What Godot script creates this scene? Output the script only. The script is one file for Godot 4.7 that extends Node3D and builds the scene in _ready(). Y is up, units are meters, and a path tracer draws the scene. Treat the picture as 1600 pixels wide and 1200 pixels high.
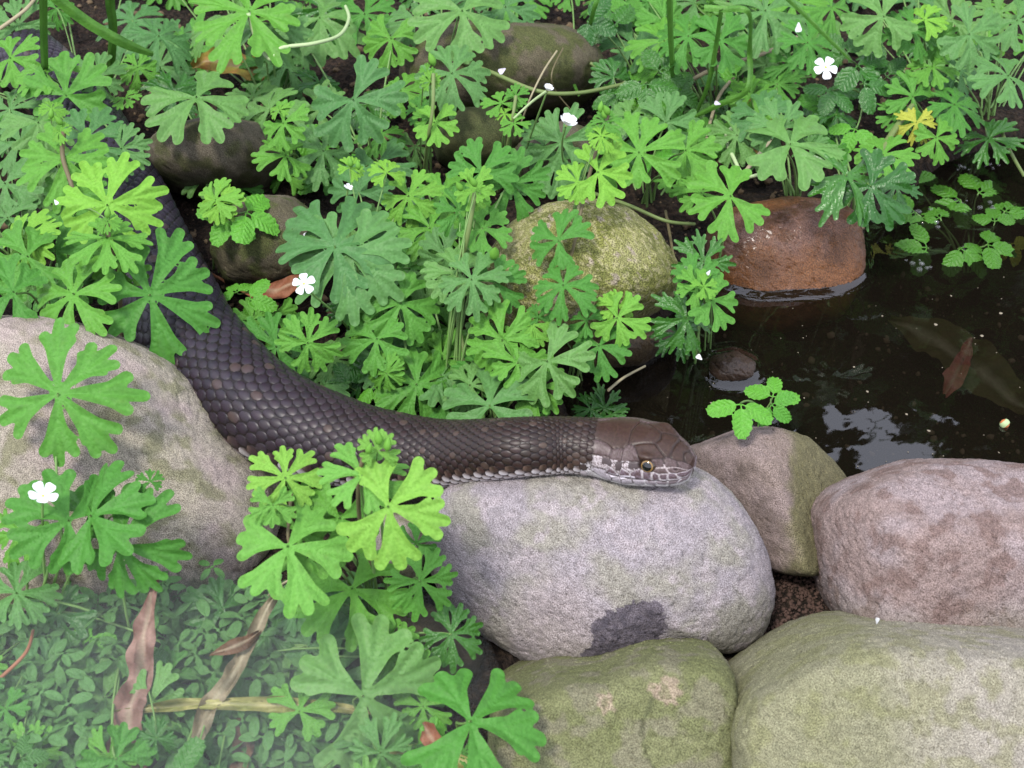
extends Node3D
# A brown grey snake rests its head on a rounded rock at the edge of a small pond, among geraniums.
# Lengths in tables are millimetres. y is up, the water lies at y = 0.

const LOOK_UP := Vector3(0, 0.743145, -0.669131)
const LOOK_BACK := Vector3(0, 0.669131, 0.743145)
var mats := {}
var blades := {}
var counted := {}
var stones := []
var plants := []
var lump := FastNoiseLite.new()
var fine := FastNoiseLite.new()


func _ready():
	set_stage()
	make_noise()
	make_materials()
	make_ground()
	build_rocks()
	make_water()
	make_snake()
	make_leaf_meshes()
	build_plants()
	build_details()
	make_bubbles()
	make_berry(Vector3(255.7, 1.0, -1.4))
	make_haze()
	make_shrubs()


func set_stage():
	var cam := Camera3D.new()
	cam.name = "camera"
	cam.near = 0.02
	cam.far = 60.0
	var lens := CameraAttributesPhysical.new()
	lens.frustum_focal_length = 46.4
	lens.frustum_focus_distance = 0.75
	lens.frustum_near = 0.02
	lens.frustum_far = 60.0
	lens.exposure_aperture = 22.0
	cam.attributes = lens
	add_child(cam)
	cam.fov = 29.0
	cam.position = Vector3(0, 0.53185, 0.55736)
	cam.rotation_degrees = Vector3(-42, 0, 0)
	cam.current = true
	var env := Environment.new()
	env.background_mode = Environment.BG_SKY
	var sky := Sky.new()
	var air := ProceduralSkyMaterial.new()
	air.sky_top_color = Color(0.86, 0.885, 0.96)
	air.sky_horizon_color = Color(0.90, 0.915, 0.96)
	air.sky_curve = 0.2
	air.ground_bottom_color = Color(0.10, 0.11, 0.09)
	air.ground_horizon_color = Color(0.35, 0.37, 0.36)
	air.sky_energy_multiplier = 1.0
	sky.sky_material = air
	env.sky = sky
	env.tonemap_mode = Environment.TONE_MAPPER_LINEAR
	env.tonemap_exposure = 2.4
	env.volumetric_fog_enabled = true
	env.volumetric_fog_density = 0.0
	env.sdfgi_enabled = true
	env.ssao_enabled = true
	env.ssil_enabled = true
	var world := WorldEnvironment.new()
	world.name = "world"
	world.environment = env
	add_child(world)
	var sun := DirectionalLight3D.new()
	sun.name = "sun"
	sun.light_energy = 0.5
	sun.light_color = Color(1.0, 0.98, 0.95)
	sun.light_angular_distance = 11.0
	sun.shadow_enabled = true
	add_child(sun)
	sun.look_at_from_position(Vector3(-0.55, 2.0, 0.85), Vector3.ZERO)


func make_noise():
	lump.seed = 3
	lump.frequency = 1.0
	lump.fractal_octaves = 3
	fine.seed = 9
	fine.frequency = 1.0
	fine.fractal_octaves = 2


# ---------------------------------------------------------------- small helpers

func numbered(called: String) -> String:
	var n: int = counted.get(called, 0)
	counted[called] = n + 1
	return called if n == 0 else "%s_%03d" % [called, n]


func tag(o: Node3D, label: String, category: String, group := "", kind := ""):
	if label:
		o.set_meta("label", label)
	if category:
		o.set_meta("category", category)
	if group:
		o.set_meta("group", group)
	if kind:
		o.set_meta("kind", kind)


func thing(called: String, at: Vector3, label: String, category: String, group := "") -> Node3D:
	var o := Node3D.new()
	o.name = numbered(called)
	o.position = at
	add_child(o)
	tag(o, label, category, group)
	return o


func piece(called: String, mesh: Mesh, material: Material, parent: Node3D) -> MeshInstance3D:
	var o := MeshInstance3D.new()
	o.name = numbered(called) if parent == self else called
	o.mesh = mesh
	o.material_override = material
	parent.add_child(o, true)
	return o


func mesh_of(v: PackedVector3Array, idx: PackedInt32Array, col := PackedColorArray(), uv := PackedVector2Array(), given := PackedVector3Array()) -> ArrayMesh:
	var n := given
	if n.is_empty():
		n.resize(v.size())
		for i in range(0, idx.size(), 3):
			var a := idx[i]
			var b := idx[i + 1]
			var c := idx[i + 2]
			var f := (v[c] - v[a]).cross(v[b] - v[a])
			n[a] += f
			n[b] += f
			n[c] += f
		for i in n.size():
			n[i] = n[i].normalized()
	var arr := []
	arr.resize(Mesh.ARRAY_MAX)
	arr[Mesh.ARRAY_VERTEX] = v
	arr[Mesh.ARRAY_NORMAL] = n
	if col.size():
		arr[Mesh.ARRAY_COLOR] = col
	if uv.size():
		arr[Mesh.ARRAY_TEX_UV] = uv
	arr[Mesh.ARRAY_INDEX] = idx
	var m := ArrayMesh.new()
	m.add_surface_from_arrays(Mesh.PRIMITIVE_TRIANGLES, arr)
	return m


func grid_index(rows: int, cols: int, wrap := false) -> PackedInt32Array:
	# front faces run clockwise when rows x columns is taken as (along, across) with the outside on the side of along x across
	var idx := PackedInt32Array()
	for i in rows - 1:
		for j in (cols if wrap else cols - 1):
			var a := i * cols + j
			var b := i * cols + (j + 1) % cols
			var c := a + cols
			var d := b + cols
			idx.append_array([a, b, c, b, d, c])
	return idx


func curve_points(p: Array, per: int) -> Array:
	# Catmull-Rom through the points
	var out := []
	for i in p.size() - 1:
		var a: Vector3 = p[max(i - 1, 0)]
		var b: Vector3 = p[i]
		var c: Vector3 = p[i + 1]
		var d: Vector3 = p[min(i + 2, p.size() - 1)]
		for k in per:
			out.append(b.cubic_interpolate(c, a, d, float(k) / per))
	out.append(p[-1])
	return out


func tube(p: Array, r0: float, r1: float, sides := 7) -> ArrayMesh:
	var v := PackedVector3Array()
	var nn := PackedVector3Array()
	var side := Vector3.RIGHT
	for i in p.size():
		var t: Vector3 = (p[min(i + 1, p.size() - 1)] - p[max(i - 1, 0)]).normalized()
		side = (side - t * side.dot(t)).normalized()
		if side.length() < 0.5:
			side = t.cross(Vector3.UP).normalized()
		var up := t.cross(side)
		var r := lerpf(r0, r1, float(i) / (p.size() - 1))
		for k in sides:
			var a := TAU * k / sides
			var d := side * cos(a) - up * sin(a)
			v.append(p[i] + d * r)
			nn.append(d)
	return mesh_of(v, grid_index(p.size(), sides, true), PackedColorArray(), PackedVector2Array(), nn)


func strip(path: Array, half: Array, facing: Vector3, per: int, fold: float, wave: float, tone: Array, seed_: int) -> ArrayMesh:
	# a leaf or blade: path and half widths, folded along its midrib, with colour that wanders between the tones
	var p := curve_points(path, per)
	var v := PackedVector3Array()
	var c := PackedColorArray()
	var uv := PackedVector2Array()
	var cols := 7
	for i in p.size():
		var f := float(i) / per
		var k := int(min(f, half.size() - 1.001))
		var w: float = lerpf(half[k], half[k + 1], smoothstep(0.0, 1.0, f - k))
		var t: Vector3 = (p[min(i + 1, p.size() - 1)] - p[max(i - 1, 0)]).normalized()
		var side := t.cross(facing).normalized()
		var n := side.cross(t).normalized()
		for j in cols:
			var x := 2.0 * j / (cols - 1) - 1.0
			var edge := 1.0 + (0.08 if fold < 0.0 else 0.26) * fine.get_noise_3d(i * 0.10, x * 2.0, seed_ * 7.3)
			var q: Vector3 = p[i] + side * (x * w * edge) + n * (absf(x) * w * fold + wave * fine.get_noise_3d(p[i].x * 55.0 + seed_, p[i].z * 55.0, x * 0.8))
			v.append(q)
			uv.append(Vector2(x * w * 30.0, i * 0.05))
			var m := clampf(0.5 + 1.5 * lump.get_noise_3d(q.x * 90.0 + seed_ * 3.0, q.y * 90.0, q.z * 90.0), 0, 1)
			var cc: Color = tone[0].lerp(tone[1], m)
			if absf(x) < 0.1:
				cc = cc.lerp(Color(0.55, 0.5, 0.35), 0.3)
			c.append(cc)
	return mesh_of(v, grid_index(p.size(), cols), c, uv)


# ---------------------------------------------------------------- materials

func noise_tex(freq: float, octaves: int, ramp: Array, seed_: int, kind := FastNoiseLite.TYPE_SIMPLEX_SMOOTH, size := 512) -> NoiseTexture2D:
	var n := FastNoiseLite.new()
	n.noise_type = kind
	n.seed = seed_
	n.frequency = freq
	n.fractal_octaves = octaves
	n.fractal_gain = 0.6
	var t := NoiseTexture2D.new()
	t.width = size
	t.height = size
	t.seamless = true
	t.noise = n
	if ramp.size():
		var g := Gradient.new()
		var off := PackedFloat32Array()
		var col := PackedColorArray()
		for r in ramp:
			off.append(r[0])
			col.append(r[1])
		g.offsets = off
		g.colors = col
		t.color_ramp = g
	return t


func stone_mat(grain: Texture2D, relief: Texture2D, scale: float, depth: float, rough: float, coat := 0.0) -> StandardMaterial3D:
	var m := StandardMaterial3D.new()
	m.vertex_color_use_as_albedo = true
	m.albedo_texture = grain
	m.uv1_triplanar = true
	m.uv1_triplanar_sharpness = 7.0
	m.uv1_scale = Vector3.ONE * scale
	m.heightmap_enabled = true
	m.heightmap_texture = relief
	m.heightmap_scale = depth
	m.roughness = rough
	m.metallic_specular = 0.35
	if coat > 0.0:
		m.clearcoat_enabled = true
		m.clearcoat = coat
		m.clearcoat_roughness = 0.12
	return m


func leaf_mat(c: Color, back: float, rough: float, spec := 0.4) -> StandardMaterial3D:
	var m := StandardMaterial3D.new()
	m.albedo_color = c.linear_to_srgb()
	m.vertex_color_use_as_albedo = true
	m.albedo_texture = mats["leaf_grain"]
	m.roughness = rough
	m.metallic_specular = spec
	m.backlight_enabled = true
	m.backlight = Color(back, back, back * 0.8)
	m.heightmap_enabled = true
	m.heightmap_texture = mats["leaf_relief"]
	m.heightmap_scale = 0.03
	return m


func leaf_tones():
	# three shades of each green: no two leaves of a plant are quite alike
	for key in ["Y", "L", "G", "B", "D", "S"]:
		var m: StandardMaterial3D = mats[key]
		for k in 3:
			var o: StandardMaterial3D = m.duplicate()
			var c := m.albedo_color.srgb_to_linear()
			var f: float = [1.12, 0.99, 0.84][k] if key != "L" else [1.1, 1.02, 0.94][k]
			o.albedo_color = Color(c.r * f * [1.08, 1.0, 0.9][k], c.g * f, c.b * f * [0.9, 1.0, 1.05][k]).linear_to_srgb()
			mats["%s%d" % [key, k]] = o


func plain_mat(c: Color, rough: float, spec := 0.4, tinted := false) -> StandardMaterial3D:
	var m := StandardMaterial3D.new()
	m.albedo_color = c.linear_to_srgb()
	m.roughness = rough
	m.metallic_specular = spec
	m.vertex_color_use_as_albedo = tinted
	return m


func make_materials():
	var grain := noise_tex(0.16, 3, [[0.0, Color(0.36, 0.34, 0.34)], [0.34, Color(0.67, 0.65, 0.63)], [0.54, Color(0.85, 0.83, 0.82)], [0.72, Color(0.97, 0.95, 0.93)], [1.0, Color(1, 1, 1)]], 5)
	var relief := noise_tex(0.11, 4, [], 6)
	var smooth_grain := noise_tex(0.15, 4, [[0.0, Color(0.42, 0.40, 0.39)], [0.42, Color(0.76, 0.74, 0.73)], [0.7, Color(0.95, 0.94, 0.93)], [1.0, Color(1, 1, 1)]], 8)
	mats["sandstone"] = stone_mat(grain, relief, 17.0, 0.032, 0.9)
	mats["smooth"] = stone_mat(smooth_grain, relief, 15.0, 0.022, 0.85)
	mats["moss"] = stone_mat(grain, relief, 11.0, 0.06, 0.95)
	mats["wet"] = stone_mat(smooth_grain, relief, 12.0, 0.03, 0.5, 0.16)
	mats["soil"] = stone_mat(noise_tex(0.05, 5, [[0.0, Color(0.30, 0.27, 0.25)], [0.5, Color(0.72, 0.68, 0.64)], [0.68, Color(0.95, 0.9, 0.85)], [1.0, Color(1, 1, 1)]], 11), noise_tex(0.045, 5, [], 12), 9.0, 0.35, 0.95)
	mats["leaf_relief"] = noise_tex(0.05, 4, [], 14, FastNoiseLite.TYPE_SIMPLEX_SMOOTH, 256)
	mats["leaf_grain"] = noise_tex(0.06, 5, [[0.0, Color(0.90, 0.91, 0.88)], [0.45, Color(0.96, 0.97, 0.96)], [0.7, Color(1, 1, 1)], [1.0, Color(1, 1, 1)]], 15, FastNoiseLite.TYPE_SIMPLEX_SMOOTH, 256)
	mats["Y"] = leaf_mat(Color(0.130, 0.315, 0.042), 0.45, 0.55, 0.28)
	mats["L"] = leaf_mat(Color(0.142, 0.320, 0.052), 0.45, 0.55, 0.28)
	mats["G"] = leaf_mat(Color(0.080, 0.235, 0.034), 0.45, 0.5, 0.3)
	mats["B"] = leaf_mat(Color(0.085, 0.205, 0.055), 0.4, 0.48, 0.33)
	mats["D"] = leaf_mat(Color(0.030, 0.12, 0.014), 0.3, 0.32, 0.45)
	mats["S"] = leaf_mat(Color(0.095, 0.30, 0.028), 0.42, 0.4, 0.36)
	mats["P"] = leaf_mat(Color(0.20, 0.30, 0.16), 0.4, 0.7, 0.25)
	mats["W"] = leaf_mat(Color(0.33, 0.36, 0.05), 0.4, 0.6, 0.3)
	mats["U"] = leaf_mat(Color(0.05, 0.155, 0.014), 0.3, 0.4, 0.35)
	mats["tinted_leaf"] = leaf_mat(Color(1, 1, 1), 0.2, 0.6, 0.3)
	mats["grass"] = leaf_mat(Color(0.085, 0.225, 0.035), 0.3, 0.45, 0.35)
	mats["pale"] = plain_mat(Color(0.34, 0.44, 0.22), 0.5)
	mats["olive"] = plain_mat(Color(0.13, 0.18, 0.055), 0.5)
	mats["brown"] = plain_mat(Color(0.12, 0.10, 0.05), 0.55)
	mats["tan"] = plain_mat(Color(0.30, 0.26, 0.16), 0.6)
	mats["rust"] = plain_mat(Color(0.24, 0.10, 0.05), 0.6)
	mats["dark"] = plain_mat(Color(0.05, 0.045, 0.04), 0.5)
	mats["stalk"] = plain_mat(Color(0.14, 0.25, 0.07), 0.5)
	leaf_tones()
	var white := leaf_mat(Color(0.86, 0.86, 0.88), 0.5, 0.5, 0.3)
	mats["white"] = white
	mats["lilac"] = leaf_mat(Color(0.66, 0.60, 0.70), 0.4, 0.5, 0.3)
	mats["anther"] = plain_mat(Color(0.45, 0.50, 0.12), 0.6)
	var hide := plain_mat(Color(1, 1, 1), 0.42, 0.38, true)
	hide.clearcoat_enabled = true
	hide.clearcoat = 0.06
	hide.clearcoat_roughness = 0.3
	mats["hide"] = hide
	mats["scale"] = hide
	mats["eye"] = plain_mat(Color(0.03, 0.018, 0.01), 0.06, 0.6)
	mats["iris"] = plain_mat(Color(0.22, 0.13, 0.04), 0.12, 0.5)
	mats["pupil"] = plain_mat(Color(0.004, 0.004, 0.004), 0.05, 0.6)
	var water := StandardMaterial3D.new()
	water.albedo_color = Color(Color(0.006, 0.0045, 0.003).linear_to_srgb(), 0.72)
	water.transparency = BaseMaterial3D.TRANSPARENCY_ALPHA
	water.roughness = 0.015
	water.metallic_specular = 0.6
	mats["water"] = water


# ---------------------------------------------------------------- ground and water

var pond := PackedVector2Array([Vector2(0.027, -0.028), Vector2(0.040, -0.054), Vector2(0.086, -0.084), Vector2(0.105, -0.116), Vector2(0.111, -0.122), Vector2(0.199, -0.134), Vector2(0.226, -0.189), Vector2(0.264, -0.230), Vector2(0.317, -0.267), Vector2(0.384, -0.295), Vector2(0.508, -0.287), Vector2(0.366, 0.085), Vector2(0.283, 0.056), Vector2(0.221, 0.049), Vector2(0.166, 0.060), Vector2(0.146, 0.043), Vector2(0.125, 0.034), Vector2(0.103, 0.029), Vector2(0.065, 0.016), Vector2(0.033, -0.001)])

func pond_distance(p: Vector2) -> float:
	# below zero inside
	var d := 1e9
	var inside := false
	var n := pond.size()
	for i in n:
		var a := pond[i]
		var b := pond[(i + 1) % n]
		var e := b - a
		var w := p - a
		d = minf(d, (w - e * clampf(w.dot(e) / e.length_squared(), 0, 1)).length_squared())
		if (a.y > p.y) != (b.y > p.y) and p.x < (b.x - a.x) * (p.y - a.y) / (b.y - a.y) + a.x:
			inside = not inside
	return -sqrt(d) if inside else sqrt(d)


func ground_height(x: float, z: float) -> float:
	var h := 0.006 + 0.006 * lump.get_noise_2d(x * 14.0, z * 14.0) + 0.0022 * fine.get_noise_2d(x * 90.0, z * 90.0)
	if x > -0.1 and x < 0.9 and z > -0.5 and z < 0.3:
		var d := pond_distance(Vector2(x, z))
		h = lerpf(-0.05, h, smoothstep(-0.035, 0.012, d)) + 0.002 * fine.get_noise_2d(x * 60.0, z * 60.0)
	return h


func spread(lo: float, hi: float, step: float, far: float) -> PackedFloat32Array:
	var out := PackedFloat32Array()
	var x := lo
	while x < hi:
		out.append(x)
		x += step
	var s := step
	while x < far:
		out.append(x)
		s *= 1.4
		x += s
	s = step
	x = lo - s
	while x > -far:
		out.insert(0, x)
		s *= 1.4
		x -= s
	return out


func make_ground():
	var xs := spread(-0.45, 0.5, 0.0065, 40.0)
	var zs := spread(-0.56, 0.3, 0.0065, 40.0)
	var v := PackedVector3Array()
	var c := PackedColorArray()
	for z in zs:
		for x in xs:
			var y := ground_height(x, z)
			v.append(Vector3(x, y, z))
			var k := Color(0.032, 0.024, 0.018).lerp(Color(0.055, 0.04, 0.03), clampf(0.5 + lump.get_noise_2d(x * 30.0 + 7.0, z * 30.0), 0, 1))
			k = k * lerpf(0.45, 1.0, smoothstep(0.0, 0.008, y))
			if y < -0.006:
				k = Color(0.02, 0.014, 0.009).lerp(Color(0.04, 0.028, 0.012), clampf(0.3 + 1.3 * lump.get_noise_2d(x * 20.0, z * 20.0 + 4.0), 0, 1))
			c.append(k)
	var o := piece("ground", mesh_of(v, grid_index(zs.size(), xs.size()), c), mats["soil"], self)
	tag(o, "", "", "", "structure")


func stone_gap(s: Dictionary, p: Vector3) -> float:
	# how far p lies outside a stone, along the ray from its centre
	var q: Vector3 = p - s.at
	if q.length() > s.reach + 0.03:
		return 1.0
	var d := Vector3(q.x, q.dot(LOOK_UP), q.dot(LOOK_BACK))
	var l := d.length()
	return l - stone_radius(s, d / l)


func make_water():
	var step := 0.0022
	var lo := Vector2(0.0, -0.36)
	var nx := 250
	var nz := 200
	var near := []
	for s in stones:
		if s.at.y - s.reach < 0.0 and s.at.x > -0.08:
			near.append(s)
	var h := PackedFloat32Array()
	h.resize(nx * nz)
	for j in nz:
		for i in nx:
			var p := Vector3(lo.x + i * step, 0, lo.y + j * step)
			var y := 0.000035 * lump.get_noise_2d(p.x * 28.0, p.z * 40.0) + 0.000012 * fine.get_noise_2d(p.x * 150.0, p.z * 170.0)
			for s in near:
				var g := stone_gap(s, p)
				if g < 0.02:
					y = maxf(y, 0.0022 * exp(-maxf(g, 0.0) / 0.0019))
			h[j * nx + i] = y
	var v := PackedVector3Array()
	var n := PackedVector3Array()
	for j in nz:
		for i in nx:
			v.append(Vector3(lo.x + i * step, h[j * nx + i], lo.y + j * step))
			var dx := (h[j * nx + mini(i + 1, nx - 1)] - h[j * nx + maxi(i - 1, 0)]) / (2 * step)
			var dz := (h[mini(j + 1, nz - 1) * nx + i] - h[maxi(j - 1, 0) * nx + i]) / (2 * step)
			n.append(Vector3(-dx, 1, -dz).normalized())
	var o := piece("pond_water", mesh_of(v, grid_index(nz, nx), PackedColorArray(), PackedVector2Array(), n), mats["water"], self)
	tag(o, "", "", "", "structure")


# ---------------------------------------------------------------- rocks

func stone_radius(s: Dictionary, d: Vector3) -> float:
	var radii: PackedFloat32Array = s.radii
	var n := radii.size()
	var m := sqrt(d.x * d.x + d.y * d.y)
	var a := fposmod(atan2(d.y, d.x), TAU) / TAU * n
	var i := int(a) % n
	var f := a - int(a)
	var r := cubic_interpolate(radii[i], radii[(i + 1) % n], radii[(i + n - 1) % n], radii[(i + 2) % n], f)
	var k: float = s.k
	var deep: float = s.front if d.z > 0 else s.back
	var q := pow(m / r, k) + pow(absf(d.z) / deep, k)
	for c in s.cuts:
		var e: float = d.dot(c[0])
		if e > 0.0:
			q = pow(pow(q, 4.0) + pow(e / c[1], k * 4.0), 0.25)
	return pow(q, -1.0 / k)


func stone_color(style: String, d: Vector3, p: Vector3, n: Vector3, sd: float) -> Color:
	# lasting stains, moss and lichen, plus shade painted on the ridged rock: p in metres in the stone's own axes
	var a := clampf(0.5 + 0.9 * lump.get_noise_3d(p.x * 26.0 + sd * 11.0, p.y * 26.0, p.z * 26.0), 0, 1)
	var b := clampf(0.5 + 1.1 * lump.get_noise_3d(p.x * 60.0 - sd * 5.0, p.y * 60.0, p.z * 60.0 + 20.0), 0, 1)
	var g := clampf(0.5 + 1.2 * fine.get_noise_3d(p.x * 260.0, p.y * 260.0, p.z * 260.0 + sd), 0, 1)
	var c: Color
	match style:
		"olive":
			c = Color(0.40, 0.38, 0.30).lerp(Color(0.43, 0.385, 0.35), a).lerp(Color(0.215, 0.225, 0.12), smoothstep(0.5, 0.9, b) * 0.7)
			c = c.lerp(Color(0.45, 0.38, 0.37), smoothstep(0.55, 0.85, a) * 0.6)
		"lavender":
			c = Color(0.36, 0.335, 0.365).lerp(Color(0.335, 0.33, 0.28), smoothstep(0.3, 0.75, a) * 0.85)
			c = c.lerp(Color(0.44, 0.40, 0.43), smoothstep(0.62, 0.9, b) * 0.7)
			var pale := (Vector2(p.x, p.y) - Vector2(-0.022, -0.02)).length()
			c = c.lerp(Color(0.44, 0.39, 0.40), 0.75 * (1.0 - smoothstep(0.006, 0.03, pale + 0.008 * (b - 0.5))))
			if d.z > 0:
				var w := Vector2(p.x + 0.0025 * (b - 0.5), p.y + 0.0025 * (a - 0.5))
				var along := (w - Vector2(0.0058, -0.0275)).rotated(-0.82)
				var ex := absf(along.x) / 0.0215
				var ey := absf(along.y) / (0.0135 if along.x > -0.005 else 0.0105)
				if pow(ex, 2.6) + pow(ey, 2.2) < 1.0 + 0.35 * (g - 0.5):
					c = Color(0.115, 0.105, 0.13).lerp(Color(0.15, 0.135, 0.16), g)
		"ridge":
			c = Color(0.26, 0.21, 0.185).lerp(Color(0.33, 0.27, 0.27), a).lerp(Color(0.17, 0.17, 0.075), smoothstep(0.02, 0.22, d.x - 0.12 * d.y + 0.12 * (b - 0.5)) * 0.85)
			c = c.lerp(Color(0.12, 0.095, 0.08), smoothstep(0.0, 0.5, -d.x - 0.4 * d.y + 0.6 * (b - 0.5)) * 0.75 * (0.5 + 0.5 * g))  # left face: shade of the neighbouring rock painted in with its dark pitting
		"pink":
			c = Color(0.31, 0.24, 0.225).lerp(Color(0.36, 0.30, 0.305), smoothstep(0.3, 0.8, a)).lerp(Color(0.21, 0.145, 0.13), smoothstep(0.55, 0.85, b) * 0.75)
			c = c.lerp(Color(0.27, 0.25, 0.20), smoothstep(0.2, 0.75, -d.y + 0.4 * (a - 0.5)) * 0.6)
		"mossgrey":
			c = Color(0.345, 0.335, 0.265).lerp(Color(0.39, 0.37, 0.33), a).lerp(Color(0.27, 0.275, 0.155), smoothstep(0.45, 0.8, b) * 0.6)
			c = c.lerp(Color(0.22, 0.24, 0.10), smoothstep(-0.1, 0.7, -d.x + 0.5 * (a - 0.5)) * 0.6)
		"moss":
			c = Color(0.16, 0.18, 0.075).lerp(Color(0.215, 0.23, 0.115), a).lerp(Color(0.24, 0.225, 0.165), smoothstep(0.55, 0.85, b) * 0.6)
			for ring in [[0.0105, 0.0258, 0.0056], [-0.0135, 0.0215, 0.0042], [0.0048, 0.0275, 0.0024]]:
				var t: float = (Vector2(p.x, p.y) - Vector2(ring[0], ring[1])).length() / ring[2] + 0.5 * (g - 0.5)
				if t < 1.0:
					c = c.lerp(Color(0.41, 0.33, 0.25) if t > 0.4 else Color(0.28, 0.25, 0.16), 0.8 * (1.0 - smoothstep(0.7, 1.0, t)))
			var crack := absf(p.x - 0.0035 + 0.003 * sin(p.y * 150.0)) + 0.001 * (g - 0.5)
			if p.y > -0.012 and p.y < 0.024 and d.z > 0:
				c = c.lerp(Color(0.09, 0.10, 0.05), 0.6 * (1.0 - smoothstep(0.0003, 0.0013, crack)))
		"yellowmoss":
			c = Color(0.24, 0.265, 0.07).lerp(Color(0.33, 0.34, 0.15), a).lerp(Color(0.125, 0.15, 0.035), smoothstep(0.5, 0.8, b) * 0.7)
			c = c.lerp(Color(0.42, 0.40, 0.24), smoothstep(0.66, 0.8, g) * 0.6)
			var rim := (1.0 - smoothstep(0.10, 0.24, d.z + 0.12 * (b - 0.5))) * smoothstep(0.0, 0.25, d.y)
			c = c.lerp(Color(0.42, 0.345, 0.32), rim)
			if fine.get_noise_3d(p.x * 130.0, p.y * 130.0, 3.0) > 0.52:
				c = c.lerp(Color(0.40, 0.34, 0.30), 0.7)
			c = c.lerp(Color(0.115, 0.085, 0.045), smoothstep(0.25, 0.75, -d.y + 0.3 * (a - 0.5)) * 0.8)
		"rust":
			c = Color(0.185, 0.082, 0.034).lerp(Color(0.21, 0.118, 0.088), smoothstep(0.35, 0.8, a)).lerp(Color(0.13, 0.06, 0.03), smoothstep(0.6, 0.85, b) * 0.8)
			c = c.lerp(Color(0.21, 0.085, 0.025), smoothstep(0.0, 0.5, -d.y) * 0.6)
		"brownmoss":
			c = Color(0.115, 0.108, 0.06).lerp(Color(0.155, 0.135, 0.095), a).lerp(Color(0.085, 0.105, 0.03), smoothstep(0.35, 0.7, b) * 0.85)
		"greenbrown":
			c = Color(0.07, 0.095, 0.032).lerp(Color(0.11, 0.115, 0.05), a)
		"brown":
			c = Color(0.125, 0.115, 0.075).lerp(Color(0.17, 0.15, 0.115), a).lerp(Color(0.085, 0.095, 0.035), smoothstep(0.4, 0.75, b) * 0.8)
		"wet":
			c = Color(0.03, 0.02, 0.014).lerp(Color(0.07, 0.045, 0.03), a)
		"wetbrown":
			c = Color(0.07, 0.05, 0.03).lerp(Color(0.11, 0.085, 0.04), a)
		_:
			c = Color(0.07, 0.055, 0.04).lerp(Color(0.11, 0.10, 0.05), a)
	var dirt := smoothstep(0.34, 0.6, fine.get_noise_3d(p.x * 420.0 + sd, p.y * 420.0, p.z * 420.0))
	return c * (0.88 + 0.24 * g) * (1.0 - 0.3 * dirt)


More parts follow.
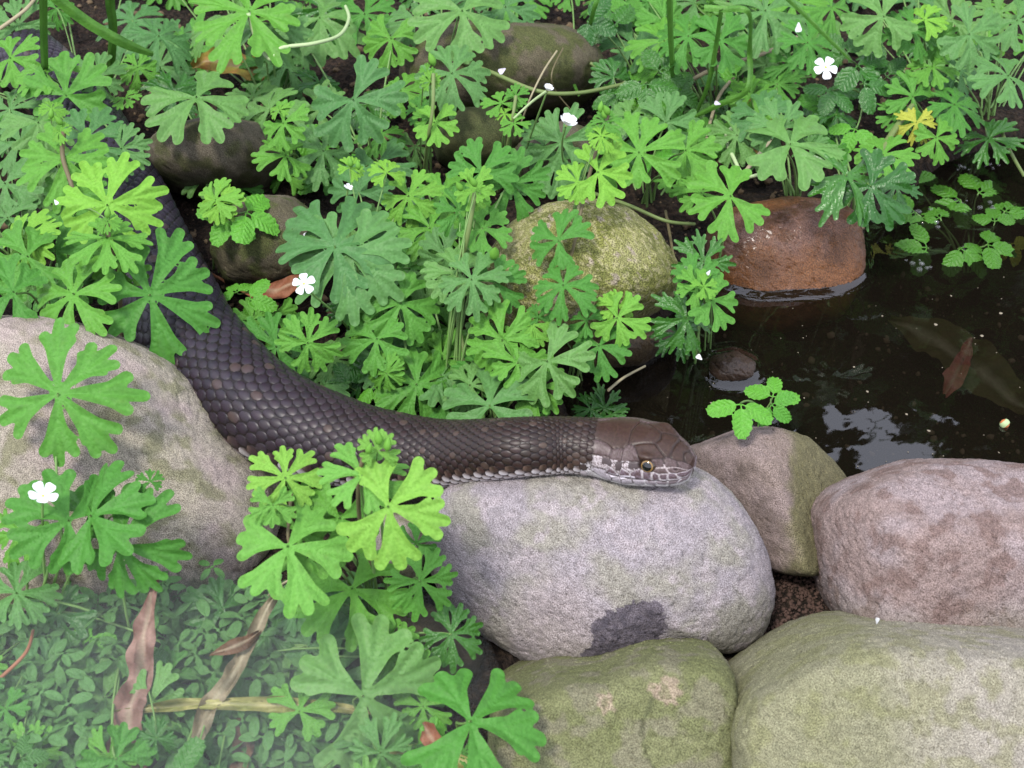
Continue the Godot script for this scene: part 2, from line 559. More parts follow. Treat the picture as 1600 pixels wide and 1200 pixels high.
func rock(label: String, at: Vector3, k: float, front: float, back: float, style: String, sub: int, sd: int, radii: PackedFloat32Array):
	for i in radii.size():
		radii[i] *= 0.001
	var s := {"at": at, "k": k, "front": front, "back": back, "radii": radii, "reach": 0.0, "cuts": []}
	var most := 0.0
	for r in radii:
		most = maxf(most, r)
	s.reach = maxf(most, maxf(front, back))
	match style:
		"ridge":
			s.cuts = [[Vector3(0.72, 0.30, 0.62).normalized(), 0.0305], [Vector3(-0.74, -0.10, 0.66).normalized(), 0.0265], [Vector3(0.0, 0.70, 0.71).normalized(), 0.042]]
		"pink":
			s.cuts = [[Vector3(0.04, 0.80, 0.60).normalized(), 0.0385], [Vector3(-0.85, 0.08, 0.52).normalized(), 0.0545], [Vector3(0.06, -0.14, 0.99).normalized(), 0.047]]
		"lavender":
			s.cuts = [[Vector3(0.5, -0.55, 0.67).normalized(), 0.064], [Vector3(-0.55, -0.3, 0.78).normalized(), 0.050]]
		"olive":
			s.cuts = [[Vector3(0.70, 0.45, 0.56).normalized(), 0.066]]
		"rust":
			s.cuts = [[Vector3(0.0, 0.80, 0.60).normalized(), 0.030], [Vector3(0.15, -0.05, 1.0).normalized(), 0.036]]
		"moss":
			s.cuts = [[Vector3(0.05, 0.12, 0.99).normalized(), 0.052]]
		"mossgrey":
			s.cuts = [[Vector3(-0.04, 0.16, 0.99).normalized(), 0.050], [Vector3(0.0, 0.78, 0.62).normalized(), 0.058]]
	stones.append(s)
	var v := PackedVector3Array()
	var c := PackedColorArray()
	var dirs := PackedVector3Array()
	var at_key := {}
	var idx := PackedInt32Array()
	for face in 6:
		var ids := PackedInt32Array()
		for j in sub + 1:
			for i in sub + 1:
				var a := tan((2.0 * i / sub - 1.0) * PI / 4)
				var b := tan((2.0 * j / sub - 1.0) * PI / 4)
				var d := Vector3(a, b, 1)
				match face:
					1: d = Vector3(-a, b, -1)
					2: d = Vector3(1, b, -a)
					3: d = Vector3(-1, b, a)
					4: d = Vector3(a, 1, -b)
					5: d = Vector3(a, -1, b)
				d = d.normalized()
				var key := Vector3i((d * 20000.0).round())
				if not at_key.has(key):
					at_key[key] = v.size()
					var r := stone_radius(s, d)
					var big := lump.get_noise_3d(d.x * 1.6 + sd * 3.1, d.y * 1.6, d.z * 1.6)
					var mid := lump.get_noise_3d(d.x * 5.0, d.y * 5.0 + sd, d.z * 5.0)
					var q := d * r
					var small := fine.get_noise_3d(q.x * 190.0, q.y * 190.0, q.z * 190.0 + sd)
					r *= 1.0 + 0.03 * big * (0.15 + absf(d.z)) + 0.008 * mid
					r += 0.00045 * small
					var pit := fine.get_noise_3d(q.x * 420.0 + sd, q.y * 420.0, q.z * 420.0)
					r -= 0.0009 * smoothstep(0.34, 0.6, pit)
					v.append(d * r)
					dirs.append(d)
				ids.append(at_key[key])
		for j in sub:
			for i in sub:
				var p := ids[j * (sub + 1) + i]
				var q := ids[j * (sub + 1) + i + 1]
				var u := ids[(j + 1) * (sub + 1) + i]
				var w := ids[(j + 1) * (sub + 1) + i + 1]
				idx.append_array([p, u, q, q, u, w])
	for i in v.size():
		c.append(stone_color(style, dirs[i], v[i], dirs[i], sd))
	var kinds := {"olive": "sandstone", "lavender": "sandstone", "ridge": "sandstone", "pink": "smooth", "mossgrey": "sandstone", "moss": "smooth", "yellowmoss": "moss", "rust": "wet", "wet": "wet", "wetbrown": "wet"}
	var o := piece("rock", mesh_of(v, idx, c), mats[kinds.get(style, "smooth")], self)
	o.transform = Transform3D(Basis(Vector3.RIGHT, LOOK_UP, LOOK_BACK), at)
	tag(o, label, "rock", "rocks round the pond")


func build_rocks():
	rock("big grey olive sandstone rock at the left edge, in front of the snake's body", Vector3(-0.1920, 0.0180, 0.0687), 2.4, 0.05, 0.08, "olive", 90, 1, PackedFloat32Array([80.6, 78.3, 74.0, 70.6, 68.8, 68.3, 68.4, 69.2, 71.0, 72.9, 75.4, 78.9, 83.9, 89.7, 96.1, 102.5, 105.7, 103.5, 94.7, 87.5, 82.9, 80.3, 79.5, 80.3, 82.9, 87.5, 91.9, 85.4, 76.2, 69.5, 65.0, 62.1, 60.2, 59.6, 60.2, 62.0, 64.3, 66.4, 69.6, 74.5, 79.3, 80.9, 81.8, 81.8]))
	rock("rounded lavender grey rock that the snake's head rests on, with a dark stain", Vector3(0.0397, 0.0320, 0.1229), 2.4, 0.045, 0.06, "lavender", 130, 2, PackedFloat32Array([74.1, 72.0, 69.4, 67.4, 65.2, 62.8, 59.5, 55.3, 51.5, 49.1, 47.8, 47.2, 47.3, 48.3, 50.5, 54.0, 59.0, 64.9, 72.5, 79.0, 81.9, 80.2, 77.6, 74.5, 71.0, 65.4, 60.3, 56.5, 54.1, 52.6, 50.8, 49.5, 47.7, 46.0, 44.8, 43.7, 43.3, 44.2, 47.0, 53.8, 70.6, 78.0, 78.5, 76.9]))
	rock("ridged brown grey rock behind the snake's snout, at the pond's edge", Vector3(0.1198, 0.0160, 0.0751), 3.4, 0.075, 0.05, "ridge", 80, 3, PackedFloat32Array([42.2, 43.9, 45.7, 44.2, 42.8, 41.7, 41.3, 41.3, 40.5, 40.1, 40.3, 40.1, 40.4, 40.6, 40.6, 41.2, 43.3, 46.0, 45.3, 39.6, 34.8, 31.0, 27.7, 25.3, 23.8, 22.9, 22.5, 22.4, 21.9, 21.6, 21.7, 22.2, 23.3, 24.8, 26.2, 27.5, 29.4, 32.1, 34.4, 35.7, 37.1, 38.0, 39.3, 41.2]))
	rock("pinkish brown block of rock at the right edge, beside the pond", Vector3(0.1939, 0.0340, 0.1153), 3.6, 0.07, 0.07, "pink", 120, 4, PackedFloat32Array([86.0, 84.5, 83.0, 75.1, 65.0, 57.1, 50.9, 46.5, 43.6, 41.4, 40.1, 39.6, 39.9, 40.9, 41.6, 42.9, 45.2, 48.0, 51.9, 57.0, 60.2, 58.9, 57.7, 57.2, 57.6, 57.8, 56.8, 50.3, 44.4, 40.8, 38.4, 37.1, 36.6, 36.8, 37.8, 39.4, 41.9, 45.8, 51.4, 58.3, 67.4, 75.7, 81.3, 86.9]))
	rock("largest rock, green grey and weathered, in the bottom right corner", Vector3(0.1663, 0.0300, 0.2103), 3.6, 0.09, 0.09, "mossgrey", 120, 5, PackedFloat32Array([93.3, 88.7, 84.8, 80.9, 69.5, 59.4, 52.5, 47.9, 44.9, 43.0, 42.2, 42.2, 43.0, 44.6, 47.3, 51.3, 55.8, 60.2, 65.0, 71.1, 78.1, 82.4, 82.6, 82.7, 80.4, 78.7, 77.6, 72.4, 65.8, 60.9, 57.9, 56.2, 55.8, 56.1, 55.8, 56.2, 57.8, 60.9, 65.7, 73.0, 82.6, 88.7, 89.7, 91.3]))
	rock("moss green flat rock with pale lichen rings, below the lavender grey rock", Vector3(0.0492, 0.0120, 0.1947), 3.4, 0.085, 0.08, "moss", 120, 6, PackedFloat32Array([39.1, 39.6, 41.1, 43.6, 47.2, 49.1, 47.8, 44.0, 40.5, 38.0, 36.3, 34.6, 33.3, 32.6, 32.9, 34.7, 38.0, 42.6, 46.9, 52.4, 58.4, 58.8, 58.9, 59.9, 59.8, 58.4, 57.8, 58.1, 57.1, 54.1, 52.0, 51.0, 50.7, 49.4, 48.7, 48.9, 50.1, 52.4, 53.8, 49.2, 45.1, 42.3, 40.4, 39.4]))
	rock("yellow green mossy boulder with a pale pink rim at the pond's far edge", Vector3(0.0384, 0.0300, -0.0809), 2.4, 0.06, 0.06, "yellowmoss", 80, 7, PackedFloat32Array([52.5, 52.8, 51.5, 50.2, 49.6, 48.1, 47.3, 47.2, 46.4, 45.7, 45.8, 45.6, 45.4, 46.0, 47.3, 48.1, 49.4, 51.3, 52.0, 52.8, 54.7, 57.6, 60.1, 59.8, 58.9, 56.8, 55.0, 51.6, 48.3, 46.0, 43.6, 40.6, 38.5, 37.2, 36.0, 34.5, 33.5, 33.3, 33.8, 35.1, 37.3, 40.7, 45.1, 49.5]))
	rock("wet orange brown rock standing in the pond", Vector3(0.1619, 0.0000, -0.1529), 3.0, 0.035, 0.05, "rust", 70, 8, PackedFloat32Array([46.0, 45.5, 45.7, 46.2, 44.8, 43.3, 39.8, 36.5, 34.4, 33.1, 32.4, 31.9, 31.3, 31.3, 31.9, 33.2, 35.4, 38.7, 42.7, 44.1, 45.8, 47.7, 48.0, 48.7, 50.3, 51.8, 52.9, 54.8, 57.3, 57.0, 54.4, 52.6, 51.6, 50.1, 48.9, 48.7, 49.5, 51.0, 51.5, 50.1, 49.3, 49.1, 47.8, 46.6]))
	rock("small brown mossy rock behind the snake, under the serrated leaves", Vector3(-0.1339, 0.0280, -0.1185), 2.4, 0.05, 0.05, "brownmoss", 60, 9, PackedFloat32Array([31.7, 30.7, 30.3, 30.3, 29.8, 28.9, 28.5, 28.7, 29.2, 29.0, 28.2, 27.9, 28.2, 29.0, 29.6, 29.7, 30.2, 31.3, 33.0, 33.9, 33.4, 33.1, 33.6, 34.3, 33.8, 33.3, 33.5, 33.8, 31.8, 29.5, 27.8, 26.9, 26.6, 26.7, 27.2, 27.1, 27.4, 28.2, 29.8, 31.7, 32.1, 32.1, 32.7, 33.0]))
	rock("long dark brown rock at the top, behind the leaning stems", Vector3(-0.0042, 0.0300, -0.3011), 2.6, 0.06, 0.06, "brownmoss", 60, 10, PackedFloat32Array([65.4, 64.6, 61.5, 56.4, 50.9, 44.5, 39.7, 36.5, 34.4, 32.9, 31.8, 31.4, 31.7, 32.7, 34.5, 37.2, 41.2, 45.7, 51.6, 59.2, 63.9, 67.7, 69.2, 67.3, 64.8, 58.2, 52.5, 47.4, 40.5, 35.4, 32.1, 29.9, 28.5, 27.8, 27.6, 27.7, 28.3, 29.6, 31.6, 34.8, 39.4, 45.7, 53.7, 61.2]))
	rock("smooth dark green rock under the long brown rock", Vector3(-0.0209, 0.0200, -0.2385), 2.4, 0.045, 0.045, "greenbrown", 44, 11, PackedFloat32Array([25.2, 24.9, 25.1, 25.5, 25.3, 24.0, 23.1, 22.7, 22.5, 21.5, 20.5, 19.9, 19.8, 20.1, 20.7, 21.4, 21.2, 21.3, 21.7, 22.7, 24.3, 26.6, 28.7, 28.4, 28.1, 28.1, 26.8, 24.9, 23.5, 22.8, 22.4, 22.0, 21.1, 20.6, 20.4, 20.7, 21.5, 22.8, 24.3, 24.3, 24.0, 24.1, 24.7, 25.5]))
	rock("small grey brown rock below a half open white flower", Vector3(0.0270, 0.0200, -0.2218), 2.4, 0.045, 0.045, "brown", 44, 12, PackedFloat32Array([28.3, 27.4, 26.8, 26.7, 26.7, 24.7, 22.8, 21.5, 20.8, 20.3, 19.6, 18.8, 18.3, 18.3, 18.6, 19.3, 20.4, 21.3, 21.7, 22.6, 24.0, 26.1, 28.8, 29.4, 28.0, 26.9, 26.5, 26.2, 24.6, 22.3, 20.6, 19.5, 18.9, 18.7, 18.9, 19.5, 20.6, 22.0, 22.2, 22.3, 22.8, 23.8, 25.4, 27.5]))
	rock("brown rock shaded by the big drooping leaf at upper left", Vector3(-0.1840, 0.0200, -0.2169), 2.4, 0.06, 0.06, "brown", 50, 13, PackedFloat32Array([42.2, 41.4, 40.0, 39.3, 37.9, 33.8, 30.5, 28.3, 26.9, 26.1, 25.1, 24.1, 23.7, 23.7, 24.2, 25.3, 27.0, 29.5, 32.0, 33.9, 36.5, 39.5, 39.9, 39.6, 39.6, 37.9, 33.8, 30.5, 28.4, 26.9, 24.9, 23.2, 22.1, 21.5, 21.4, 21.7, 22.5, 23.9, 26.1, 29.3, 33.4, 35.4, 37.0, 39.4]))
	rock("low glistening dark rock poking out of the water beside the strawberry runner", Vector3(0.1177, -0.0040, -0.0471), 2.2, 0.016, 0.02, "wet", 36, 14, PackedFloat32Array([15.1, 15.1, 15.3, 15.1, 14.0, 13.2, 12.6, 12.4, 12.4, 12.1, 11.5, 11.0, 10.8, 10.8, 11.0, 11.5, 12.2, 12.5, 12.3, 12.2, 12.4, 12.8, 13.4, 13.3, 12.9, 12.6, 12.3, 11.1, 9.9, 9.1, 8.6, 8.3, 8.2, 8.3, 8.3, 8.2, 8.2, 8.4, 8.9, 9.5, 10.5, 12.1, 14.1, 15.2]))
	rock("narrow grey rock wedged left of the lavender grey rock", Vector3(-0.0515, 0.0200, 0.0989), 2.4, 0.04, 0.05, "olive", 44, 15, PackedFloat32Array([16.0, 15.4, 14.9, 14.8, 14.9, 15.4, 16.3, 17.4, 17.5, 16.5, 15.8, 15.4, 15.4, 15.7, 16.1, 15.5, 14.7, 14.1, 13.9, 14.0, 14.4, 15.1, 15.9, 15.0, 14.2, 13.7, 13.5, 13.6, 14.0, 14.6, 14.7, 14.5, 14.4, 14.6, 15.2, 16.1, 17.3, 17.3, 16.3, 15.4, 14.9, 14.8, 14.9, 15.4]))
	rock("dark soil covered rock under the bright leaf cluster", Vector3(-0.0415, 0.0020, 0.1419), 2.4, 0.05, 0.05, "dark", 50, 16, PackedFloat32Array([29.2, 25.9, 23.2, 21.3, 20.2, 19.5, 18.9, 18.0, 17.3, 17.1, 17.1, 17.6, 18.4, 19.8, 21.5, 21.9, 21.9, 22.2, 23.1, 24.5, 26.7, 29.6, 31.7, 30.7, 29.7, 28.0, 24.5, 21.7, 19.9, 18.7, 18.0, 17.7, 17.2, 16.8, 16.7, 17.0, 17.6, 18.8, 20.5, 23.1, 26.4, 28.1, 29.0, 29.9]))
	rock("dark brown wet rock at the foot of the mossy boulder", Vector3(0.0563, 0.0000, -0.0622), 2.4, 0.03, 0.04, "wetbrown", 44, 17, PackedFloat32Array([29.5, 36.0, 34.9, 32.6, 28.5, 23.3, 19.6, 17.3, 15.8, 14.7, 14.1, 13.8, 13.8, 14.1, 14.7, 15.7, 16.8, 17.7, 19.0, 20.9, 23.8, 28.4, 33.6, 31.3, 28.5, 26.7, 24.9, 20.6, 17.1, 14.8, 13.3, 12.3, 11.7, 11.4, 11.3, 11.4, 11.8, 12.5, 13.5, 15.1, 17.1, 18.7, 20.8, 24.2]))


# ---------------------------------------------------------------- snake

var spine := PackedVector3Array()
var spine_r := PackedFloat32Array()
var spine_up := PackedVector3Array()
var spine_side := PackedVector3Array()
var spine_step := 0.001
var head_from := 0.0
var spine_end := 0.0
const HEAD_SHAPE := [[0.0, 14.3, 13.4, 13.4], [0.14, 15.6, 13.2, 13.2], [0.3, 18.2, 13.6, 13.4], [0.45, 19.2, 14.3, 13.8], [0.6, 17.8, 14.2, 13.4], [0.72, 15.8, 12.8, 12.2], [0.84, 13.2, 10.4, 11.0], [0.93, 10.2, 7.8, 9.2], [0.975, 7.2, 5.4, 6.8], [1.0, 0.3, 0.3, 0.3]]

func section(s: float) -> Vector3:
	# half width, height above and depth below the spine
	if s <= head_from:
		var r: float = spine_r[clampi(int(s / spine_step), 0, spine_r.size() - 1)]
		return Vector3(r * 1.03, r * 0.97, r * 0.94)
	var t := (s - head_from) / (spine_end - head_from)
	for i in HEAD_SHAPE.size() - 1:
		if t <= HEAD_SHAPE[i + 1][0]:
			var a: Array = HEAD_SHAPE[i]
			var b: Array = HEAD_SHAPE[i + 1]
			var p: Array = HEAD_SHAPE[max(i - 1, 0)]
			var f: float = (t - a[0]) / (b[0] - a[0])
			if i >= HEAD_SHAPE.size() - 2:
				f = sqrt(maxf(0.0, 1.0 - (1.0 - f) * (1.0 - f)))
				f = 1.0 - sqrt(maxf(0.0, 1.0 - pow((t - a[0]) / (b[0] - a[0]), 2.2)))
			return Vector3(lerpf(a[1], b[1], f), lerpf(a[2], b[2], f), lerpf(a[3], b[3], f)) * 0.001 * head_scale
	return Vector3.ONE * 0.0002

var head_scale := 1.0

func hide_point(s: float, phi: float, out := 0.0) -> Vector3:
	var i := clampi(int(s / spine_step), 0, spine.size() - 2)
	var f := clampf(s / spine_step - i, 0.0, 1.0)
	var c := spine[i].lerp(spine[i + 1], f)
	var up := spine_up[i].lerp(spine_up[i + 1], f)
	var side := spine_side[i].lerp(spine_side[i + 1], f)
	var e := section(s)
	var cs := cos(phi)
	var sn := sin(phi)
	var y := (e.y if cs > 0.0 else e.z) * signf(cs) * pow(absf(cs), 0.92)
	var x := e.x * signf(sn) * pow(absf(sn), 0.92)
	var d := (up * y + side * x)
	return c + d + d.normalized() * out


# plates of the head: t along it, degrees from the crown, kind (0 crown, 1 cheek, 2 upper lip, 3 lower lip, 4 throat)
const PLATES := [[0.300, 14, 0], [0.620, 0, 0], [0.690, 32, 0], [0.780, 11, 0], [0.880, 10, 0], [0.970, 5, 0],
	[0.210, 44, 1], [0.225, 66, 1], [0.345, 52, 1], [0.375, 73, 1], [0.540, 50, 1], [0.555, 67, 1], [0.620, 85, 2], [0.765, 52, 1], [0.800, 69, 1], [0.860, 46, 1], [0.900, 60, 1], [0.965, 40, 1],
	[0.330, 88, 2], [0.495, 88, 2], [0.700, 84, 2], [0.765, 85, 2], [0.820, 83, 2], [0.895, 82, 2], [0.960, 78, 2],
	[0.240, 102, 3], [0.375, 104, 3], [0.510, 104, 3], [0.630, 103, 3], [0.720, 103, 3], [0.810, 102, 3], [0.900, 103, 3], [0.970, 108, 3],
	[0.180, 120, 4], [0.360, 122, 4], [0.540, 122, 4], [0.680, 122, 4], [0.800, 124, 4], [0.920, 128, 4], [0.225, 145, 4], [0.450, 148, 4], [0.650, 150, 4], [0.800, 155, 4]]

func head_look(t: float, phi: float) -> Array:
	# colour, relief in metres
	var deg := rad_to_deg(absf(phi))
	var best := 9.0
	var second := 9.0
	var which := 0
	var rad := 0.33 if t > 0.85 else 0.30
	for i in PLATES.size():
		var pl: Array = PLATES[i]
		var dx: float = (t - pl[0]) * 60.0
		var dy: float = (deg - pl[1]) * rad
		var d := sqrt(dx * dx + dy * dy) * (0.72 if i < 6 else 1.0)
		if d < best:
			second = best
			best = d
			which = i
		elif d < second:
			second = d
	var edge := second - best
	var kind: int = PLATES[which][2]
	var wob := fine.get_noise_3d(t * 40.0, deg * 0.2, which * 3.0)
	var fleck := fine.get_noise_3d(t * 120.0, deg * 0.6, 7.0)
	var rear: float = (PLATES[which][0] - t) * 60.0
	var c := Color(0.135, 0.088, 0.066)
	var line := Color(0.03, 0.02, 0.018)
	match kind:
		0:
			c = Color(0.032, 0.017, 0.012).lerp(Color(0.05, 0.028, 0.021), clampf(0.5 + wob, 0, 1))
			line = Color(0.018, 0.010, 0.008)
		1:
			c = Color(0.055, 0.034, 0.03).lerp(Color(0.105, 0.075, 0.075), clampf(0.45 + wob, 0, 1))
			if t < 0.66 and deg > 57 and (rear > 1.2 + wob or deg - PLATES[which][1] > 5.5 + 4.0 * wob):
				c = Color(0.46, 0.41, 0.42).lerp(Color(0.10, 0.07, 0.066), smoothstep(0.0, 0.35, fleck + 0.08))
			elif t < 0.62 and deg > 58:
				c = Color(0.06, 0.045, 0.045)
			if t > 0.66 and deg > 49:
				line = Color(0.42, 0.36, 0.36)
		2:
			c = Color(0.075, 0.047, 0.048).lerp(Color(0.16, 0.125, 0.15), clampf(0.35 + wob, 0, 1))
			line = Color(0.46, 0.42, 0.43)
			if t < 0.6 and deg > 87:
				c = Color(0.60, 0.55, 0.60)
		3:
			c = Color(0.36, 0.325, 0.355).lerp(Color(0.14, 0.11, 0.12), smoothstep(0.55, 0.9, t)).lerp(Color(0.10, 0.075, 0.075), 0.8 * smoothstep(0.05, 0.4, fleck))
			line = Color(0.46, 0.43, 0.44) if t > 0.6 else Color(0.05, 0.04, 0.04)
		4:
			c = Color(0.33, 0.32, 0.33).lerp(Color(0.44, 0.42, 0.41), clampf(0.5 + wob, 0, 1))
			line = Color(0.07, 0.06, 0.06)
	var wide := (1.05 if kind >= 2 or t > 0.66 else 0.55) * (1.0 + 0.5 * wob)
	var near := 1.0 - smoothstep(wide * 0.45, wide, edge + 0.25 * wob)
	c = c.lerp(line, near * (1.0 - 0.55 * smoothstep(-0.1, 0.4, fleck)) if kind >= 1 else near * 0.7)
	c = c * (1.0 + 0.25 * fleck)
	var relief := -0.0005 * (1.0 - smoothstep(0.0, 0.9, edge)) + 0.0001 * clampf(edge / 3.0, 0, 1)
	# the mouth line
	var mouth := absf(deg - (95.0 - 4.0 * sin(t * 5.0)))
	if t > 0.25 and t < 0.985:
		relief -= 0.0007 * exp(-pow(mouth / 1.8, 2.0))
		if mouth < 1.2:
			c = Color(0.05, 0.03, 0.03)
	# brow and eye socket
	var ex := (t - 0.685) * 60.0
	var ey := (deg - 62.0) * 0.30
	relief += 0.0019 * exp(-(ex * ex) / 26.0 - pow((deg - 44.0) / 8.0, 2.0))
	var socket := sqrt(ex * ex + ey * ey)
	relief -= 0.0016 * (1.0 - smoothstep(2.6, 4.4, socket))
	if socket < 4.4:
		c = c.lerp(Color(0.02, 0.013, 0.011), 1.0 - smoothstep(3.3, 4.3, socket))
	# nostril
	var no := sqrt(pow((t - 0.905) * 60.0, 2.0) + pow((deg - 58.0) * 0.25, 2.0))
	relief -= 0.0009 * exp(-no * no / 0.8)
	if no < 0.9:
		c = Color(0.025, 0.015, 0.015)
	# behind the jaw the head runs into the small scales of the neck
	if t < 0.16:
		var mottle := fine.get_noise_3d(t * 60.0, deg * 0.35, 4.0)
		var pale := Color(0.55, 0.52, 0.53) if mottle > -0.05 else Color(0.08, 0.06, 0.06)
		var base := Color(0.04, 0.028, 0.024).lerp(pale, smoothstep(74.0, 92.0, deg + 10.0 * mottle))
		c = c.lerp(base, 1.0 - smoothstep(0.08, 0.15, t + 0.03 * mottle))
		relief *= smoothstep(0.03, 0.15, t)
	return [c, relief]


func make_snake():
	var pts := [Vector3(-326.3, 28.0, -329.5), Vector3(-282.6, 30.0, -269.3), Vector3(-229.7, 34.0, -170.0), Vector3(-202.5, 38.0, -105.1), Vector3(-177.6, 42.0, -47.8), Vector3(-158.6, 44.0, -9.5), Vector3(-119.4, 50.0, 40.4), Vector3(-78.0, 53.5, 66.2), Vector3(-48.7, 61.4, 80.6), Vector3(-28.3, 68.9, 89.4), Vector3(0.0, 86.3, 103.4), Vector3(20.5, 87.8, 103.4), Vector3(30.0, 89.0, 105.0), Vector3(39.4, 89.3, 106.5), Vector3(50.1, 90.0, 109.1), Vector3(61.8, 92.0, 115.0), Vector3(75.3, 93.1, 122.1)]
	var rr := [20.6, 22.1, 21.1, 23.1, 24.5, 25.1, 22.8, 19.5, 16.4, 14.6, 12.5, 11.8, 11.7, 12.0, 12.0, 12.0, 12.0]
	var n_body: int = 13
	head_scale = 0.844
	# even steps along the spine
	var fine_p := []
	var fine_r := []
	for i in pts.size() - 1:
		var a: Vector3 = pts[max(i - 1, 0)]
		var d: Vector3 = pts[min(i + 2, pts.size() - 1)]
		for k in 60:
			var f := k / 60.0
			fine_p.append(pts[i].cubic_interpolate(pts[i + 1], a, d, f) * 0.001)
			fine_r.append(lerpf(rr[i], rr[i + 1], f) * 0.001)
			if i == n_body - 1 and k == 0:
				head_from = -1.0
	fine_p.append(pts[-1] * 0.001)
	fine_r.append(rr[-1] * 0.001)
	var run := 0.0
	var need := 0.0
	for i in fine_p.size() - 1:
		if i == (n_body - 1) * 60:
			head_from = run
		var seg: float = fine_p[i].distance_to(fine_p[i + 1])
		while need <= run + seg:
			var f := (need - run) / seg
			spine.append(fine_p[i].lerp(fine_p[i + 1], f))
			spine_r.append(lerpf(fine_r[i], fine_r[i + 1], f))
			need += spine_step
		run += seg
	spine.append(fine_p[-1])
	spine_r.append(fine_r[-1])
	spine_end = run
	for i in spine.size():
		var t := (spine[mini(i + 3, spine.size() - 1)] - spine[maxi(i - 3, 0)]).normalized()
		var up := (Vector3.UP - t * t.y).normalized()
		spine_up.append(up)
		spine_side.append(t.cross(up).normalized())
	var root := thing("snake", Vector3.ZERO, "dark grey brown snake with white edged lips, its head resting on the lavender grey rock", "snake")
	# one continuous skin from tail to snout
	var ring := 192
	var stations := PackedFloat32Array()
	var s := 0.0
	while s < head_from:
		stations.append(s)
		s += 0.0025
	while s < spine_end - 0.006:
		stations.append(s)
		s += 0.00036
	for k in 30:
		stations.append(lerpf(spine_end - 0.006, spine_end, sin(PI / 2 * k / 29.0)))
	var v := PackedVector3Array()
	var c := PackedColorArray()
	for st in stations:
		for k in ring:
			var phi := PI - TAU * k / ring
			var deg := rad_to_deg(absf(phi))
			var col := Color(0.012, 0.010, 0.011)
			if deg > 128:
				col = Color(0.42, 0.38, 0.34)
				if fmod(st, 0.006) < 0.0012:
					col = Color(0.12, 0.10, 0.09)
			var out := 0.0
			if st > head_from:
				var look := head_look((st - head_from) / (spine_end - head_from), phi)
				col = look[0]
				out = look[1]
			v.append(hide_point(st, phi, out))
			c.append(col)
	piece("body", mesh_of(v, grid_index(stations.size(), ring, true), c), mats["hide"], root)
	make_scales(root)
	for side in [1.0, -1.0]:
		var se := lerpf(head_from, spine_end, 0.685)
		var at := hide_point(se, side * deg_to_rad(62.0), -0.0034 * head_scale)
		var o := (hide_point(se, side * deg_to_rad(62.0), 0.01) - at).normalized()
		var ahead := (spine[-1] - spine[-30]).normalized()
		o = (o + ahead * 0.12).normalized()
		var across := (ahead - o * ahead.dot(o)).normalized()
		var basis := Basis(across, o.cross(across), o)
		var eye := piece("eye", dome(0.0046 * head_scale, PI), mats["eye"], root)
		eye.transform = Transform3D(basis, at)
		var iris := piece("iris", ring_cap(0.00466 * head_scale, 0.53, 0.69), mats["iris"], eye)
		iris.position = Vector3.ZERO
		piece("pupil", dome(0.00468 * head_scale, 0.54), mats["pupil"], eye)


func dome(r: float, to: float) -> ArrayMesh:
	return ring_cap(r, 0.0, to)


func ring_cap(r: float, from: float, to: float) -> ArrayMesh:
	var v := PackedVector3Array()
	var n := PackedVector3Array()
	for i in 13:
		var a := lerpf(from, to, i / 12.0)
		for k in 32:
			var b := TAU * k / 32
			var d := Vector3(sin(a) * cos(b), sin(a) * sin(b), cos(a))
			v.append(d * r)
			n.append(d)
	return mesh_of(v, grid_index(13, 32, true), PackedColorArray(), PackedVector2Array(), n)


